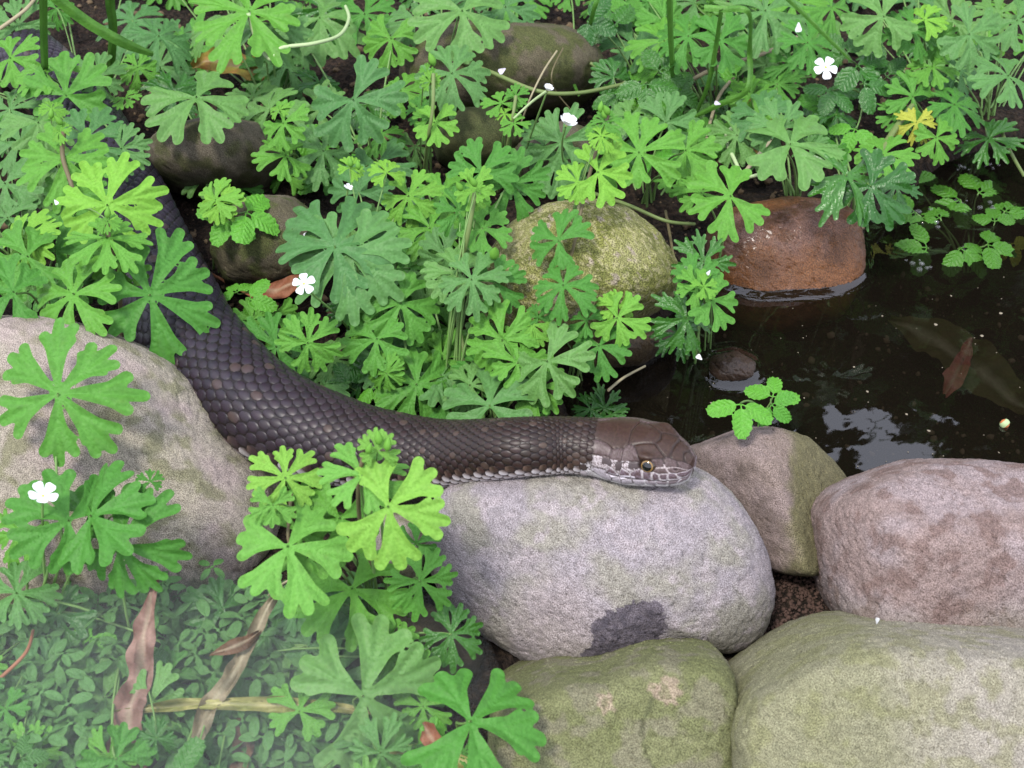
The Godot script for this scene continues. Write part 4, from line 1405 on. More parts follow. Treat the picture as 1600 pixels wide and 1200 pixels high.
	plant("geranium_plant", "geranium with upturned leaves showing pale stalks at the snake's neck", "geranium", "geranium plants among the rocks", Vector3(-11.6, 0.0, 1.4), [
		["B", "g", -11, 40, 26, 29.3, -74, -31, 31, 6],
		["G", "g", -5, 56, -4, 23.5, -47, -14, 19, 11],
		["G", "g", 3, 50, 6, 20.8, -56, 23, -53, 7],
		["G", "g", 14, 40, 13, 17.7, -60, -30, -127, 2],
		["B", "g", 17, 55, 11, 24.4, -49, -30, -125, 10],
		["B", "g", -20, 30, -10, 19.6, -73, -25, 96, 9],
		["G", "g", 6, 20, 8, 16.2, -51, -25, -112, 0],
		["G", "g", 0, 25, -6, 18.0, -53, -5, -106, 7],
		["B", "y", 7, 40, -4, 15.3, -63, -14, -114, 8],
		["G", "g", -11, 20, -38, 13.7, -55, -51, 47, 1],
		["B", "g", -21, 36, 7, 18.5, -70, -15, -91, 11],
		["G", "g", -16, 35, -5, 18.8, -79, -3, -24, 11]])
	plant("geranium_plant", "tall thin geranium shoot rising in front of the yellow green mossy boulder", "geranium", "geranium plants among the rocks", Vector3(24.4, 0.0, -54.2), [
		["Y", "g", 43, 115, -64, 19.8, -49, -7, -94, 2],
		["Y", "g", 33, 110, -62, 12.8, -49, 13, 115, 8],
		["G", "g", 46, 135, -78, 9.5, -62, -16, -58, 3],
		["Y", "g", 43, 133, -77, 8.3, -67, -27, 133, 4],
		["Y", "g", 44, 132, -70, 9.5, -66, 2, -139, 5],
		["G", "g", 23, 91, -39, 19.7, -50, -32, 83, 0],
		["G", "g", 25, 81, -16, 19.4, -63, -21, -165, 5]])
	plant("geranium_plant", "geranium sprig with small light leaves at the waterline below the mossy boulder", "geranium", "geranium plants among the rocks", Vector3(34.4, 0.0, -38.5), [
		["Y", "g", 52, 65, -10, 17.7, -50, -6, -100, 6],
		["Y", "g", 53, 67, -16, 11.4, -49, 25, -16, 2],
		["G", "g", 43, 54, -2, 18.4, -57, -13, -155, 6],
		["Y", "g", 10, 60, -11, 12.1, -66, -12, -138, 4],
		["G", "g", 13, 62, -14, 8.3, -46, 16, 9, 8],
		["G", "g", 37, 62, -12, 11.4, -67, -53, 99, 2]])
	plant("geranium_plant", "geranium with a wide blue green leaf below the half open white flower", "geranium", "geranium plants among the rocks", Vector3(36.0, 0.0, -212.7), [
		["B", "g", 28, 70, -161, 25.4, -39, -15, 30, 7],
		["B", "g", 26, 60, -158, 24.1, -59, 14, -180, 4],
		["B", "g", 19, 58, -177, 18.6, -69, -5, 95, 2],
		["G", "y", 41, 30, -417, 16.2, -63, -27, 127, 0],
		["G", "g", 50, 34, -195, 25.2, -34, 25, -29, 8]])
	plant("geranium_plant", "geranium with a large fan shaped leaf right of the half open white flower", "geranium", "geranium plants among the rocks", Vector3(82.6, 0.0, -192.1), [
		["G", "g", 69, 85, -128, 27.9, -51, -22, -14, 7],
		["G", "g", 98, 70, -153, 22.4, -60, -36, -58, 2],
		["G", "g", 94, 60, -142, 16.6, -75, 47, -159, 0],
		["B", "g", 70, 60, -205, 16.7, -68, -17, 24, 0],
		["D", "g", 63, 58, -253, 15.9, -44, 27, 30, 4],
		["B", "g", 91, 60, -198, 22.7, -41, -2, -19, 0],
		["S", "t", 85, 41, -184, 19.7, -63, -73, 92, 3],
		["D", "s", 64, 26, -222, 27.1, -39, 0, 23, 7],
		["D", "s", 82, 21, -259, 18.3, -63, 49, 124, 6],
		["G", "y", 113, 19, -225, 20.2, -59, -1, 67, 5],
		["S", "t", 86, 20, -269, 24.3, -49, -7, 25, 8],
		["G", "g", 112, 22, -222, 23.6, -78, 63, 105, 4]])
	plant("geranium_plant", "geranium with a pair of light leaves between the folded grass blades at the top", "geranium", "geranium plants among the rocks", Vector3(131.4, 0.0, -286.6), [
		["G", "g", 107, 85, -256, 24.1, -60, -35, 139, 1],
		["G", "g", 126, 85, -251, 23.3, -57, 7, -106, 10],
		["G", "g", 95, 70, -278, 26.4, -66, -21, 109, 11],
		["G", "g", 98, 70, -300, 22.8, -47, 27, -68, 2],
		["B", "g", 79, 50, -307, 25.0, -59, 11, 71, 6],
		["S", "t", 147, 32, -299, 21.2, -59, -17, 98, 11],
		["S", "t", 110, 27, -260, 24.6, -42, 25, 142, 10],
		["B", "g", 95, 16, -351, 28.3, -60, 10, 118, 3],
		["S", "t", 96, 42, -283, 26.5, -55, -22, 153, 7],
		["S", "t", 149, 36, -240, 15.4, -45, -43, 23, 1],
		["G", "g", 127, 19, -242, 19.8, -51, -17, 89, 2],
		["B", "y", 122, 21, -260, 17.7, -54, -13, 144, 0],
		["G", "y", 159, 20, -300, 18.4, -43, -37, -149, 9],
		["D", "g", 140, 18, -274, 22.5, -50, 18, 39, 7],
		["B", "y", 133, 32, -303, 23.7, -69, 81, -167, 9],
		["S", "t", 112, 24, -327, 24.6, -68, 75, 31, 4],
		["G", "y", 111, 15, -401, 30.3, -56, 28, -100, 3],
		["G", "g", 133, 30, -230, 22.9, -87, -56, 8, 11],
		["G", "g", 71, 35, -387, 22.5, -45, -13, -18, 2],
		["D", "y", 83, 24, -306, 20.1, -58, -44, -37, 1],
		["B", "g", 67, 24, -469, 23.7, -64, -10, -175, 3],
		["G", "g", 64, 20, -423, 21.0, -58, -73, -152, 7],
		["G", "g", 96, 35, -395, 26.7, -41, 22, 151, 1],
		["B", "g", 89, 29, -458, 20.9, -58, -28, 166, 3]])
	plant("geranium_plant", "geranium leaf hanging from the top edge above the small white petal", "geranium", "geranium plants among the rocks", Vector3(177.9, 0.0, -352.4), [
		["B", "g", 157, 90, -279, 34.0, -56, 19, -168, 7],
		["B", "g", 148, 85, -293, 22.5, -72, 48, 118, 8],
		["G", "g", 177, 90, -239, 23.0, -59, 24, -91, 1],
		["G", "g", 175, 60, -267, 19.2, -45, 12, 61, 1],
		["G", "g", 212, 60, -340, 23.7, -56, 44, -157, 0],
		["G", "g", 196, 38, -388, 28.9, -69, -20, 32, 1],
		["D", "y", 161, 22, -403, 28.0, -56, 2, -136, 0],
		["B", "g", 162, 33, -330, 23.5, -41, 35, -180, 11],
		["B", "y", 138, 32, -414, 20.9, -64, 81, -125, 10],
		["D", "g", 178, 22, -410, 25.3, -66, 66, 176, 9],
		["G", "g", 103, 35, -459, 29.0, -56, -18, 128, 3],
		["D", "s", 149, 41, -404, 29.8, -53, 77, 153, 10],
		["D", "t", 206, 15, -304, 25.4, -72, -57, -109, 6],
		["D", "s", 180, 17, -396, 29.2, -48, -32, -14, 3],
		["G", "g", 206, 25, -354, 15.0, -49, 21, -89, 2],
		["B", "g", 129, 32, -400, 24.6, -81, 10, 42, 4],
		["G", "g", 138, 25, -394, 19.1, -46, -28, 154, 5],
		["B", "y", 226, 14, -450, 25.1, -76, 9, -83, 0],
		["B", "g", 168, 34, -310, 29.2, -39, 26, -25, 5],
		["B", "g", 230, 15, -369, 30.0, -66, 15, 126, 0],
		["G", "g", 178, 35, -411, 25.2, -35, 18, -173, 1]])
	plant("geranium_plant", "geranium with a broad three armed leaf right of the yellowing leaf", "geranium", "geranium plants among the rocks", Vector3(173.1, 0.0, -192.1), [
		["B", "g", 153, 85, -137, 35.1, -79, -1, -93, 6],
		["B", "g", 150, 83, -155, 21.5, -50, -3, 22, 3],
		["B", "g", 148, 60, -205, 22.8, -60, -28, 84, 8],
		["B", "g", 134, 50, -200, 21.0, -54, -15, 122, 1],
		["G", "g", 148, 50, -244, 18.2, -61, 3, -13, 11],
		["G", "g", 166, 50, -259, 17.6, -48, -21, -105, 7],
		["B", "g", 144, 38, -207, 17.6, -50, 17, 125, 10],
		["B", "y", 154, 35, -230, 16.2, -46, 31, 115, 0],
		["B", "g", 179, 41, -200, 15.1, -60, -83, 17, 2],
		["B", "g", 168, 12, -271, 26.1, -55, 29, 175, 10]])
	plant("geranium_plant", "geranium with a wide light leaf over the wet orange brown rock's left end", "geranium", "geranium plants among the rocks", Vector3(120.0, 0.0, -134.2), [
		["G", "g", 117, 75, -101, 26.7, -62, -6, 109, 2],
		["G", "g", 105, 60, -126, 17.7, -69, 24, 14, 7]])
	plant("geranium_plant", "geranium draped over the orange brown rock's right end, one leaf pale side up", "geranium", "geranium plants among the rocks", Vector3(207.4, 0.0, -185.4), [
		["D", "s", 183, 75, -121, 32.1, -60, 27, -124, 2],
		["D", "g", 196, 70, -117, 27.2, -43, -11, -128, 6],
		["G", "g", 213, 60, -164, 21.3, -70, -33, -6, 3],
		["D", "s", 219, 50, -147, 18.2, -49, 10, -166, 10],
		["D", "t", 211, 18, -270, 14.3, -45, 16, 177, 11],
		["D", "g", 199, 28, -234, 20.3, -59, 41, -32, 1],
		["S", "t", 199, 36, -248, 21.1, -49, 25, 107, 0],
		["D", "s", 202, 39, -241, 18.5, -62, 42, 178, 3]])
	plant("geranium_plant", "geranium at the top edge right of the open white flower", "geranium", "geranium plants among the rocks", Vector3(277.8, 0.0, -318.7), [
		["B", "g", 228, 90, -271, 29.1, -44, -16, 111, 0],
		["G", "g", 249, 80, -273, 21.4, -51, 11, 142, 1],
		["Y", "g", 255, 85, -276, 15.8, -62, -36, -4, 8],
		["G", "g", 265, 70, -279, 17.7, -40, -24, -53, 2],
		["G", "y", 301, 21, -452, 19.9, -56, 0, -154, 8],
		["D", "s", 292, 21, -365, 24.5, -48, -19, 19, 0],
		["B", "y", 293, 17, -431, 24.9, -51, -29, 162, 11],
		["S", "t", 258, 21, -438, 17.2, -50, -26, 31, 7],
		["B", "g", 297, 22, -339, 29.6, -63, 20, -129, 6],
		["G", "g", 335, 30, -457, 17.2, -72, -52, 168, 2],
		["D", "t", 253, 26, -350, 14.9, -67, -9, 87, 6],
		["B", "y", 253, 30, -440, 25.0, -40, 29, -140, 3],
		["D", "s", 237, 40, -319, 14.7, -64, 37, 7, 3],
		["B", "y", 304, 32, -376, 22.5, -44, -37, 122, 10],
		["G", "g", 287, 25, -481, 26.6, -36, -30, -38, 10]])
	plant("geranium_plant", "geranium in the top right corner, leaves over the dark water", "geranium", "geranium plants among the rocks", Vector3(313.6, 0.0, -286.6), [
		["B", "g", 279, 85, -258, 25.0, -48, 4, -123, 10],
		["B", "g", 294, 80, -218, 25.7, -67, 48, 73, 6],
		["B", "g", 316, 80, -285, 24.0, -65, -22, -131, 2],
		["B", "g", 313, 70, -313, 23.1, -70, -28, 56, 7],
		["G", "g", 272, 50, -235, 22.8, -73, 33, -147, 11],
		["G", "g", 262, 60, -263, 18.3, -74, 13, -178, 2],
		["B", "g", 284, 50, -275, 18.7, -64, 35, -158, 9],
		["D", "s", 295, 30, -228, 23.8, -64, -56, -105, 3],
		["D", "s", 324, 14, -363, 18.9, -45, -25, 138, 8],
		["G", "g", 355, 16, -424, 15.9, -83, 47, 62, 1],
		["G", "y", 324, 14, -365, 23.6, -42, -12, 115, 11],
		["G", "g", 363, 16, -365, 17.5, -61, 28, 6, 10],
		["G", "y", 395, 36, -407, 19.9, -63, 40, 77, 1],
		["B", "g", 336, 42, -400, 18.3, -44, 47, -143, 7],
		["D", "s", 378, 27, -389, 15.9, -80, 21, -89, 0]])
	plant("geranium_plant", "geranium with a spotted yellow leaf hanging over the pond at upper right", "geranium", "geranium plants among the rocks", Vector3(264.9, 0.0, -256.0), [
		["W", "s", 244, 50, -214, 15.4, -48, -12, 173, 2],
		["G", "g", 248, 50, -244, 20.6, -51, 17, 47, 2],
		["G", "g", 255, 45, -205, 16.9, -45, 8, -165, 6],
		["G", "g", 240, 40, -238, 15.9, -58, 29, 85, 3],
		["B", "g", 271, 40, -260, 20.2, -61, -3, -49, 10]])
	plant("water_crowfoot", "glossy dark green tuft left of the wet orange brown rock", "waterside plant", "glossy plants at the water", Vector3(99.5, 0.0, -54.2), [
		["D", "s", 99, 66, -55, 19.2, -43, 5, 6, 6],
		["D", "s", 88, 56, -21, 21.3, -46, 24, 139, 5],
		["D", "s", 87, 30, -40, 16.8, -64, -13, 101, 3]])
	plant("geranium_plant", "light green geranium sprig on top of the glossy dark tuft by the pond", "geranium", "geranium plants among the rocks", Vector3(105.8, 0.0, -64.9), [
		["G", "y", 92, 75, -30, 14.1, -50, -11, 23, 3],
		["Y", "y", 92, 75, -23, 12.7, -53, -7, 106, 10],
		["G", "y", 99, 70, -18, 17.8, -57, 22, -109, 6],
		["Y", "y", 94, 80, -16, 8.2, -64, -19, -55, 6]])
	plant("strawberry_runner", "bright strawberry runner with toothed leaflets behind the brown grey rock", "strawberry plant", "small strawberry plants", Vector3(125.7, 10.0, 21.1), [
		["S", "t", 104, 75, 63, 16.8, -72, 28, 146, 5],
		["S", "t", 120, 65, 53, 11.8, -46, -25, -124, 1],
		["S", "t", 128, 40, 20, 14.4, -73, 2, -19, 6]])
	plant("strawberry_plant", "strawberry plant with two toothed leaves in front of the small brown mossy rock", "strawberry plant", "small strawberry plants", Vector3(-169.7, 0.0, -128.1), [
		["Y", "y", -155, 85, -83, 15.4, -54, -30, 11, 8],
		["Y", "y", -152, 84, -82, 13.4, -52, -7, -144, 6],
		["S", "t", -140, 76, -85, 20.9, -67, 59, -167, 2],
		["S", "t", -149, 74, -85, 18.9, -67, 20, 132, 1]])
	plant("strawberry_plant", "small glossy strawberry plant between the snake and the fallen brown leaf", "strawberry plant", "small strawberry plants", Vector3(-143.9, 0.0, -87.1), [
		["S", "t", -138, 45, -50, 14.7, -55, -30, -80, 11],
		["S", "t", -145, 45, -56, 11.5, -81, -22, 56, 11]])
	plant("strawberry_plant", "glossy strawberry plant crouched against the snake's back", "strawberry plant", "small strawberry plants", Vector3(-80.7, 0.0, -13.2), [
		["S", "t", -71, 20, -10, 14.5, -67, -42, -114, 4],
		["D", "t", -84, 20, -11, 13.8, -49, 21, 15, 11],
		["S", "t", -63, 15, -4, 11.8, -60, 9, -117, 1],
		["S", "t", -93, 15, -16, 11.3, -40, 19, -41, 8]])
	plant("strawberry_plant", "dark glossy strawberry plant right of the long brown rock", "strawberry plant", "small strawberry plants", Vector3(89.5, 0.0, -294.5), [
		["D", "t", 82, 60, -242, 20.4, -59, -5, -177, 6],
		["D", "t", 91, 60, -257, 18.3, -48, -16, -38, 10],
		["D", "t", 67, 50, -244, 17.4, -73, 20, 88, 11],
		["D", "t", 103, 50, -251, 17.5, -46, 18, -123, 3],
		["D", "t", 48, 77, -291, 20.1, -48, -12, -111, 2],
		["D", "t", 66, 62, -311, 21.5, -55, 11, 23, 10],
		["G", "t", 78, 60, -331, 18.5, -61, 31, -55, 6]])
	plant("strawberry_plant", "dark glossy strawberry plant right of the open white flower", "strawberry plant", "small strawberry plants", Vector3(235.8, 0.0, -302.5), [
		["D", "t", 216, 60, -265, 22.4, -70, -2, -145, 6],
		["D", "t", 210, 60, -277, 18.6, -46, -11, 37, 2],
		["D", "t", 218, 55, -251, 19.8, -63, -9, -92, 8],
		["D", "t", 199, 50, -251, 18.3, -68, 15, 136, 9],
		["S", "t", 210, 40, -223, 17.2, -64, -37, 177, 1],
		["D", "t", 236, 50, -267, 17.7, -46, -23, -33, 1]])
	plant("geranium_plant", "bright geranium with a leaf laid across the snake at the left", "geranium", "geranium plants among the rocks", Vector3(-200.4, 0.0, -33.3), [
		["G", "g", -172, 91, 4, 37.8, -46, 25, -88, 7]])
	plant("geranium_plant", "geranium with grey green leaves along the left edge above the big rock", "geranium", "geranium plants among the rocks", Vector3(-248.0, 0.0, -54.2), [
		["G", "g", -206, 98, 12, 28.8, -58, -34, 152, 1],
		["G", "g", -244, 80, -41, 24.5, -65, 8, 92, 2],
		["G", "g", -236, 70, -59, 24.5, -51, 10, -37, 10],
		["G", "g", -233, 100, 13, 22.1, -59, 31, 54, 2],
		["G", "g", -320, 13, 10, 21.2, -63, 13, -128, 8],
		["B", "g", -241, 24, -86, 18.1, -33, 20, 17, 5],
		["G", "g", -252, 35, -69, 13.2, -70, -53, -83, 6],
		["S", "t", -233, 31, -74, 13.3, -68, -43, 151, 9],
		["G", "y", -316, 40, 0, 16.7, -38, -4, -109, 0],
		["D", "g", -292, 37, -21, 12.7, -62, 2, 9, 4],
		["G", "g", -314, 30, 23, 17.1, -52, 40, 79, 6],
		["B", "y", -268, 15, -97, 17.4, -58, -20, 101, 7]])
	plant("geranium_plant", "geranium with the big flat leaf over the top of the big left rock", "geranium", "geranium plants among the rocks", Vector3(-191.9, 0.0, 142.2), [
		["G", "g", -194, 105, 89, 37.1, -54, -2, -39, 1],
		["S", "t", -185, 18, 158, 15.8, -42, -17, 10, 9]])
	plant("geranium_plant", "geranium with blue green leaves at the left edge, above the snake's tail", "geranium", "geranium plants among the rocks", Vector3(-288.7, 0.0, -134.2), [
		["B", "g", -284, 60, -135, 26.5, -64, -21, -154, 0],
		["B", "g", -292, 50, -193, 23.5, -61, -33, 120, 10],
		["Y", "g", -250, 80, -56, 21.6, -56, -42, -34, 11],
		["B", "g", -280, 50, -116, 21.3, -53, -25, 27, 4],
		["B", "g", -274, 40, -155, 22.2, -47, -22, -136, 11],
		["B", "g", -307, 50, -229, 21.9, -67, -41, 0, 7],
		["D", "s", -360, 15, -163, 17.7, -60, -64, 93, 3],
		["B", "g", -274, 33, -175, 21.2, -39, -25, -137, 1],
		["B", "g", -342, 25, -101, 22.4, -64, 74, -28, 4],
		["B", "g", -266, 37, -80, 13.3, -45, 30, -40, 5],
		["G", "g", -363, 25, -194, 14.3, -63, -56, -163, 3],
		["G", "y", -330, 29, -240, 23.8, -79, 11, 175, 1],
		["G", "g", -327, 39, -129, 23.8, -53, -33, -102, 7],
		["B", "g", -290, 38, -102, 13.2, -52, -20, 94, 3],
		["G", "g", -326, 32, -42, 20.5, -79, -50, 29, 0],
		["G", "g", -286, 37, -74, 16.3, -52, 30, 120, 10],
		["B", "g", -354, 21, -101, 21.2, -47, 8, -3, 2],
		["S", "t", -344, 41, -172, 21.7, -72, -15, -165, 4],
		["B", "g", -371, 21, -166, 16.3, -31, 1, -180, 9],
		["D", "s", -314, 29, -230, 13.9, -41, 31, 148, 6],
		["B", "g", -283, 19, -119, 19.9, -66, -81, 54, 0],
		["D", "s", -322, 41, -40, 21.5, -32, 23, -107, 5],
		["G", "g", -286, 25, -200, 14.7, -58, 40, 48, 9],
		["B", "g", -352, 30, -152, 14.9, -68, -54, -94, 9],
		["B", "y", -343, 38, -184, 25.8, -68, -76, -166, 0],
		["B", "g", -398, 20, -263, 23.0, -48, -35, 108, 11],
		["B", "g", -364, 27, -144, 23.5, -60, -21, -132, 8]])
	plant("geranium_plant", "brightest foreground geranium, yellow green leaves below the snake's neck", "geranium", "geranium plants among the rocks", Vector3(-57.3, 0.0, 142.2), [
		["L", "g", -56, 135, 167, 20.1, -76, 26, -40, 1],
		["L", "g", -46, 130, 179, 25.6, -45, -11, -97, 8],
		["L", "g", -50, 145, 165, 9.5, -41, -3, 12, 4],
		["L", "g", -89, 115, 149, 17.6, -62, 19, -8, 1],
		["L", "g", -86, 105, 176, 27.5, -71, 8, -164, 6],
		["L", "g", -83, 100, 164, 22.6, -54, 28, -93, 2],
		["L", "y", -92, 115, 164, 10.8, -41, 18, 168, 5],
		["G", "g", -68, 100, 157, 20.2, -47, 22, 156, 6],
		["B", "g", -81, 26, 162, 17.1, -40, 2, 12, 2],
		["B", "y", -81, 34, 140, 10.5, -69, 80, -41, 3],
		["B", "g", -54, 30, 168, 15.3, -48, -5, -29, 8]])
	plant("geranium_plant", "mid green geranium leaf at the lower left corner of the lavender grey rock", "geranium", "geranium plants among the rocks", Vector3(-45.6, 0.0, 145.7), [
		["G", "g", -37, 70, 164, 18.1, -37, 17, -142, 3],
		["G", "g", -41, 56, 131, 12.0, -41, -20, 13, 10],
		["G", "g", -66, 60, 159, 28.5, -68, -5, -160, 8],
		["B", "g", -47, 31, 172, 11.6, -51, -5, 86, 11]])
	plant("geranium_plant", "geranium with a star shaped leaf overlapping the moss green rock at the bottom", "geranium", "geranium plants among the rocks", Vector3(-21.4, 0.0, 202.2), [
		["G", "g", -15, 77, 236, 31.9, -78, 31, -128, 0],
		["S", "t", -29, 13, 226, 18.3, -58, -51, 89, 1],
		["G", "g", -20, 23, 213, 11.0, -69, -36, -8, 9],
		["G", "g", -36, 33, 198, 14.3, -59, 5, -32, 7]])
	plant("geranium_plant", "hazy blue green geranium leaf at the bottom, left of the star shaped leaf", "geranium", "geranium plants among the rocks", Vector3(-56.3, 0.0, 199.1), [
		["B", "g", -59, 45, 202, 38.1, -45, 16, -81, 0],
		["B", "g", -74, 31, 183, 23.8, -62, -29, 42, 1],
		["D", "g", -80, 20, 170, 18.8, -56, -35, 133, 0],
		["B", "g", -54, 41, 247, 16.9, -39, 17, -9, 3],
		["G", "y", -85, 38, 204, 15.8, -65, -7, -10, 2],
		["S", "t", -39, 27, 214, 17.9, -45, 20, -136, 0],
		["B", "y", -88, 15, 229, 18.2, -84, -46, 0, 11],
		["G", "g", -88, 38, 245, 11.0, -61, -79, -169, 5],
		["D", "g", -74, 28, 191, 15.5, -67, -36, 141, 9],
		["B", "g", -89, 15, 198, 11.2, -58, 66, 167, 8],
		["B", "g", -93, 25, 238, 15.4, -42, 19, -143, 4],
		["B", "y", -70, 21, 202, 16.3, -60, -17, -8, 6],
		["G", "g", -38, 16, 173, 19.2, -57, -16, 24, 9],
		["B", "g", -51, 40, 225, 15.9, -36, 7, -75, 1]])
	plant("geranium_plant", "white flowered geranium at the left edge in front of the big rock", "geranium", "geranium plants among the rocks", Vector3(-208.2, 0.0, 145.7), [
		["G", "g", -181, 85, 144, 27.7, -52, 38, 43, 4],
		["G", "g", -173, 85, 141, 29.4, -69, -60, -19, 10],
		["G", "g", -211, 60, 127, 18.1, -52, -30, 134, 1],
		["G", "g", -150, 90, 127, 6.4, -55, 17, -12, 2],
		["B", "g", -217, 41, 191, 13.3, -76, 82, 63, 2],
		["B", "g", -242, 28, 190, 12.1, -61, -23, -72, 0],
		["G", "y", -205, 33, 199, 11.2, -67, -33, -124, 1],
		["B", "g", -222, 30, 241, 12.5, -51, 16, 18, 9],
		["B", "g", -173, 12, 208, 15.2, -55, 52, -56, 10],
		["G", "g", -225, 28, 197, 11.8, -79, 51, -128, 4],
		["B", "y", -209, 21, 194, 15.8, -66, -48, -160, 9],
		["G", "g", -191, 29, 216, 13.3, -46, 3, -9, 9],
		["D", "s", -220, 24, 153, 17.5, -64, 83, 158, 0],
		["G", "g", -225, 33, 177, 17.4, -61, -20, 141, 3],
		["B", "g", -205, 31, 232, 11.3, -49, -26, -179, 11],
		["B", "g", -230, 21, 222, 10.8, -67, -56, 39, 10],
		["B", "g", -230, 30, 161, 18.5, -39, -16, 112, 8],
		["B", "g", -222, 18, 186, 16.6, -65, -32, 98, 4],
		["G", "y", -209, 17, 139, 13.4, -52, 19, 147, 5],
		["D", "t", -191, 37, 225, 10.5, -74, 35, -115, 2],
		["G", "g", -175, 15, 214, 11.8, -43, 4, -42, 8],
		["G", "y", -196, 20, 223, 11.2, -64, -78, 54, 10],
		["D", "g", -206, 33, 222, 11.8, -77, -70, 178, 5],
		["G", "g", -250, 32, 158, 19.6, -51, -30, -165, 2],
		["D", "t", -256, 20, 139, 10.7, -60, 45, -75, 11],
		["G", "g", -231, 40, 210, 17.2, -51, -11, 57, 3],
		["D", "s", -244, 21, 205, 18.4, -57, 4, -17, 11]])
	plant("geranium_plant", "geranium with a leaf hanging low over the foot of the big left rock", "geranium", "geranium plants among the rocks", Vector3(-166.9, 0.0, 145.7), [
		["G", "g", -161, 75, 149, 28.4, -40, -16, -84, 5],
		["B", "g", -208, 50, 153, 18.8, -65, 13, -92, 5],
		["G", "y", -153, 40, 228, 17.6, -36, 32, -165, 11],
		["B", "y", -147, 32, 196, 18.0, -54, -12, -81, 6],
		["D", "s", -139, 41, 219, 10.7, -38, 17, 118, 6],
		["G", "g", -150, 15, 178, 15.0, -60, 7, 75, 11],
		["D", "t", -144, 29, 175, 12.9, -79, -9, 118, 4],
		["G", "g", -157, 37, 225, 13.5, -47, -9, -7, 5],
		["B", "g", -168, 19, 147, 13.4, -50, -33, -165, 8]])
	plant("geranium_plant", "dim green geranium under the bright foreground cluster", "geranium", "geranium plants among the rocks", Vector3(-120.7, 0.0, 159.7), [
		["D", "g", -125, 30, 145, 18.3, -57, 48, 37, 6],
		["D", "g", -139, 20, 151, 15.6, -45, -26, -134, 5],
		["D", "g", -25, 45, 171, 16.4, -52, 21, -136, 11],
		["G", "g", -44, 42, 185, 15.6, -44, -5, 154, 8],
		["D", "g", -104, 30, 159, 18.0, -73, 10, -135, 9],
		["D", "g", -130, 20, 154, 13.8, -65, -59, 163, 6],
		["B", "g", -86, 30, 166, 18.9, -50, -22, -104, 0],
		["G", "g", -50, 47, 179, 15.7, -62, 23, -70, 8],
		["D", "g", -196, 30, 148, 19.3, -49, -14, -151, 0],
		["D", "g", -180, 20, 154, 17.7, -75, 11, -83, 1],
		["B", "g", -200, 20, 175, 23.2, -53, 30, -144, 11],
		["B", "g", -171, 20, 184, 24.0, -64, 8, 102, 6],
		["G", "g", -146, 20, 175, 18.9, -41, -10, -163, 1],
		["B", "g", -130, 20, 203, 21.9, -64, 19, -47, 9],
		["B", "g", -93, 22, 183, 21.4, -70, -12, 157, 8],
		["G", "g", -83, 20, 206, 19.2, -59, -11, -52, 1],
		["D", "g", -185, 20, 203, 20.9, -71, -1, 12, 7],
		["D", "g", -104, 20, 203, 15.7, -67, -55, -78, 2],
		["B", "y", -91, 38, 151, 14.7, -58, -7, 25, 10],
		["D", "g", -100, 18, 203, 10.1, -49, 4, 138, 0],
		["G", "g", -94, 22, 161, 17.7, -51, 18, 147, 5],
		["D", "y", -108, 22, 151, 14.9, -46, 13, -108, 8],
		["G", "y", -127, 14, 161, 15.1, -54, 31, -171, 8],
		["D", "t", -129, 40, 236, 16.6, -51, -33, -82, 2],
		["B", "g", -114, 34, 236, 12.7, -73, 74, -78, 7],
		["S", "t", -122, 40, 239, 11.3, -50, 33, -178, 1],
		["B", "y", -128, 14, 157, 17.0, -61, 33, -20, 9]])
	plant("pond_weed", "dark pond plant floating half under water at the right edge", "water plant", "", Vector3(281.2, -30.0, -173.2), [
		["U", "t", 277, 3, -201, 22.9, -83, -3, 108, 1],
		["U", "t", 291, 2, -210, 21.5, -73, -8, -47, 3],
		["U", "t", 247, 2, -153, 20.5, -68, 23, 60, 9],
		["U", "t", 265, 5, -149, 21.2, -86, 20, -160, 0],
		["U", "t", 282, 5, -152, 19.7, -85, 39, -144, 6],
		["U", "t", 261, 2, -183, 17.9, -81, 16, 22, 11],
		["U", "t", 302, 2, -190, 20.4, -80, -61, 18, 7],
		["U", "t", 246, 4, -186, 18.0, -66, 17, 93, 10],
		["W", "t", 302, -6, -167, 15.5, -43, 20, -164, 4],
		["U", "t", 293, 3, -178, 15.5, -72, -12, 10, 7],
		["U", "t", 252, 3, -226, 17.8, -67, -12, -149, 3]])
	plant("water_crowfoot", "dark green leaf at the water's edge above the snake's head", "waterside plant", "glossy plants at the water", Vector3(45.1, 0.0, -5.9), [
		["D", "s", 48, 8, -6, 14.6, -39, -2, -39, 10],
		["D", "s", 41, 8, -5, 11.9, -56, -5, 84, 2],
		["D", "s", 51, 6, -3, 10.6, -71, -39, -70, 8]])


# ---------------------------------------------------------------- stems, flowers, fallen leaves, litter

func along(p: Array) -> Array:
	var out := []
	for q in p:
		out.append(q * 0.001)
	return out


func stem_on(plant_no: int, p: Array, r: float, tone: String):
	var root: Node3D = plants[plant_no]
	var q := []
	for a in p:
		q.append(a * 0.001 - root.position)
	piece("stem", tube(curve_points(q, 8), r * 0.001, r * 0.00075, 9), mats[tone], root)


func bud(plant_no: int, at: Vector3, size: float):
	var root: Node3D = plants[plant_no]
	var v := PackedVector3Array()
	for i in 8:
		var f := i / 7.0
		for k in 8:
			var r := 0.42 * sin(PI * pow(f, 0.75)) + 0.02
			v.append(Vector3(r * cos(TAU * k / 8), f * 1.7 - 0.4, -r * sin(TAU * k / 8)))
	var o := piece("bud", mesh_of(v, grid_index(8, 8, true)), mats["Y"], root)
	o.position = at * 0.001 - root.position
	o.scale = Vector3.ONE * size * 0.001
	o.rotation = Vector3(0.3, size, 0.35 * sin(size * 9.0))


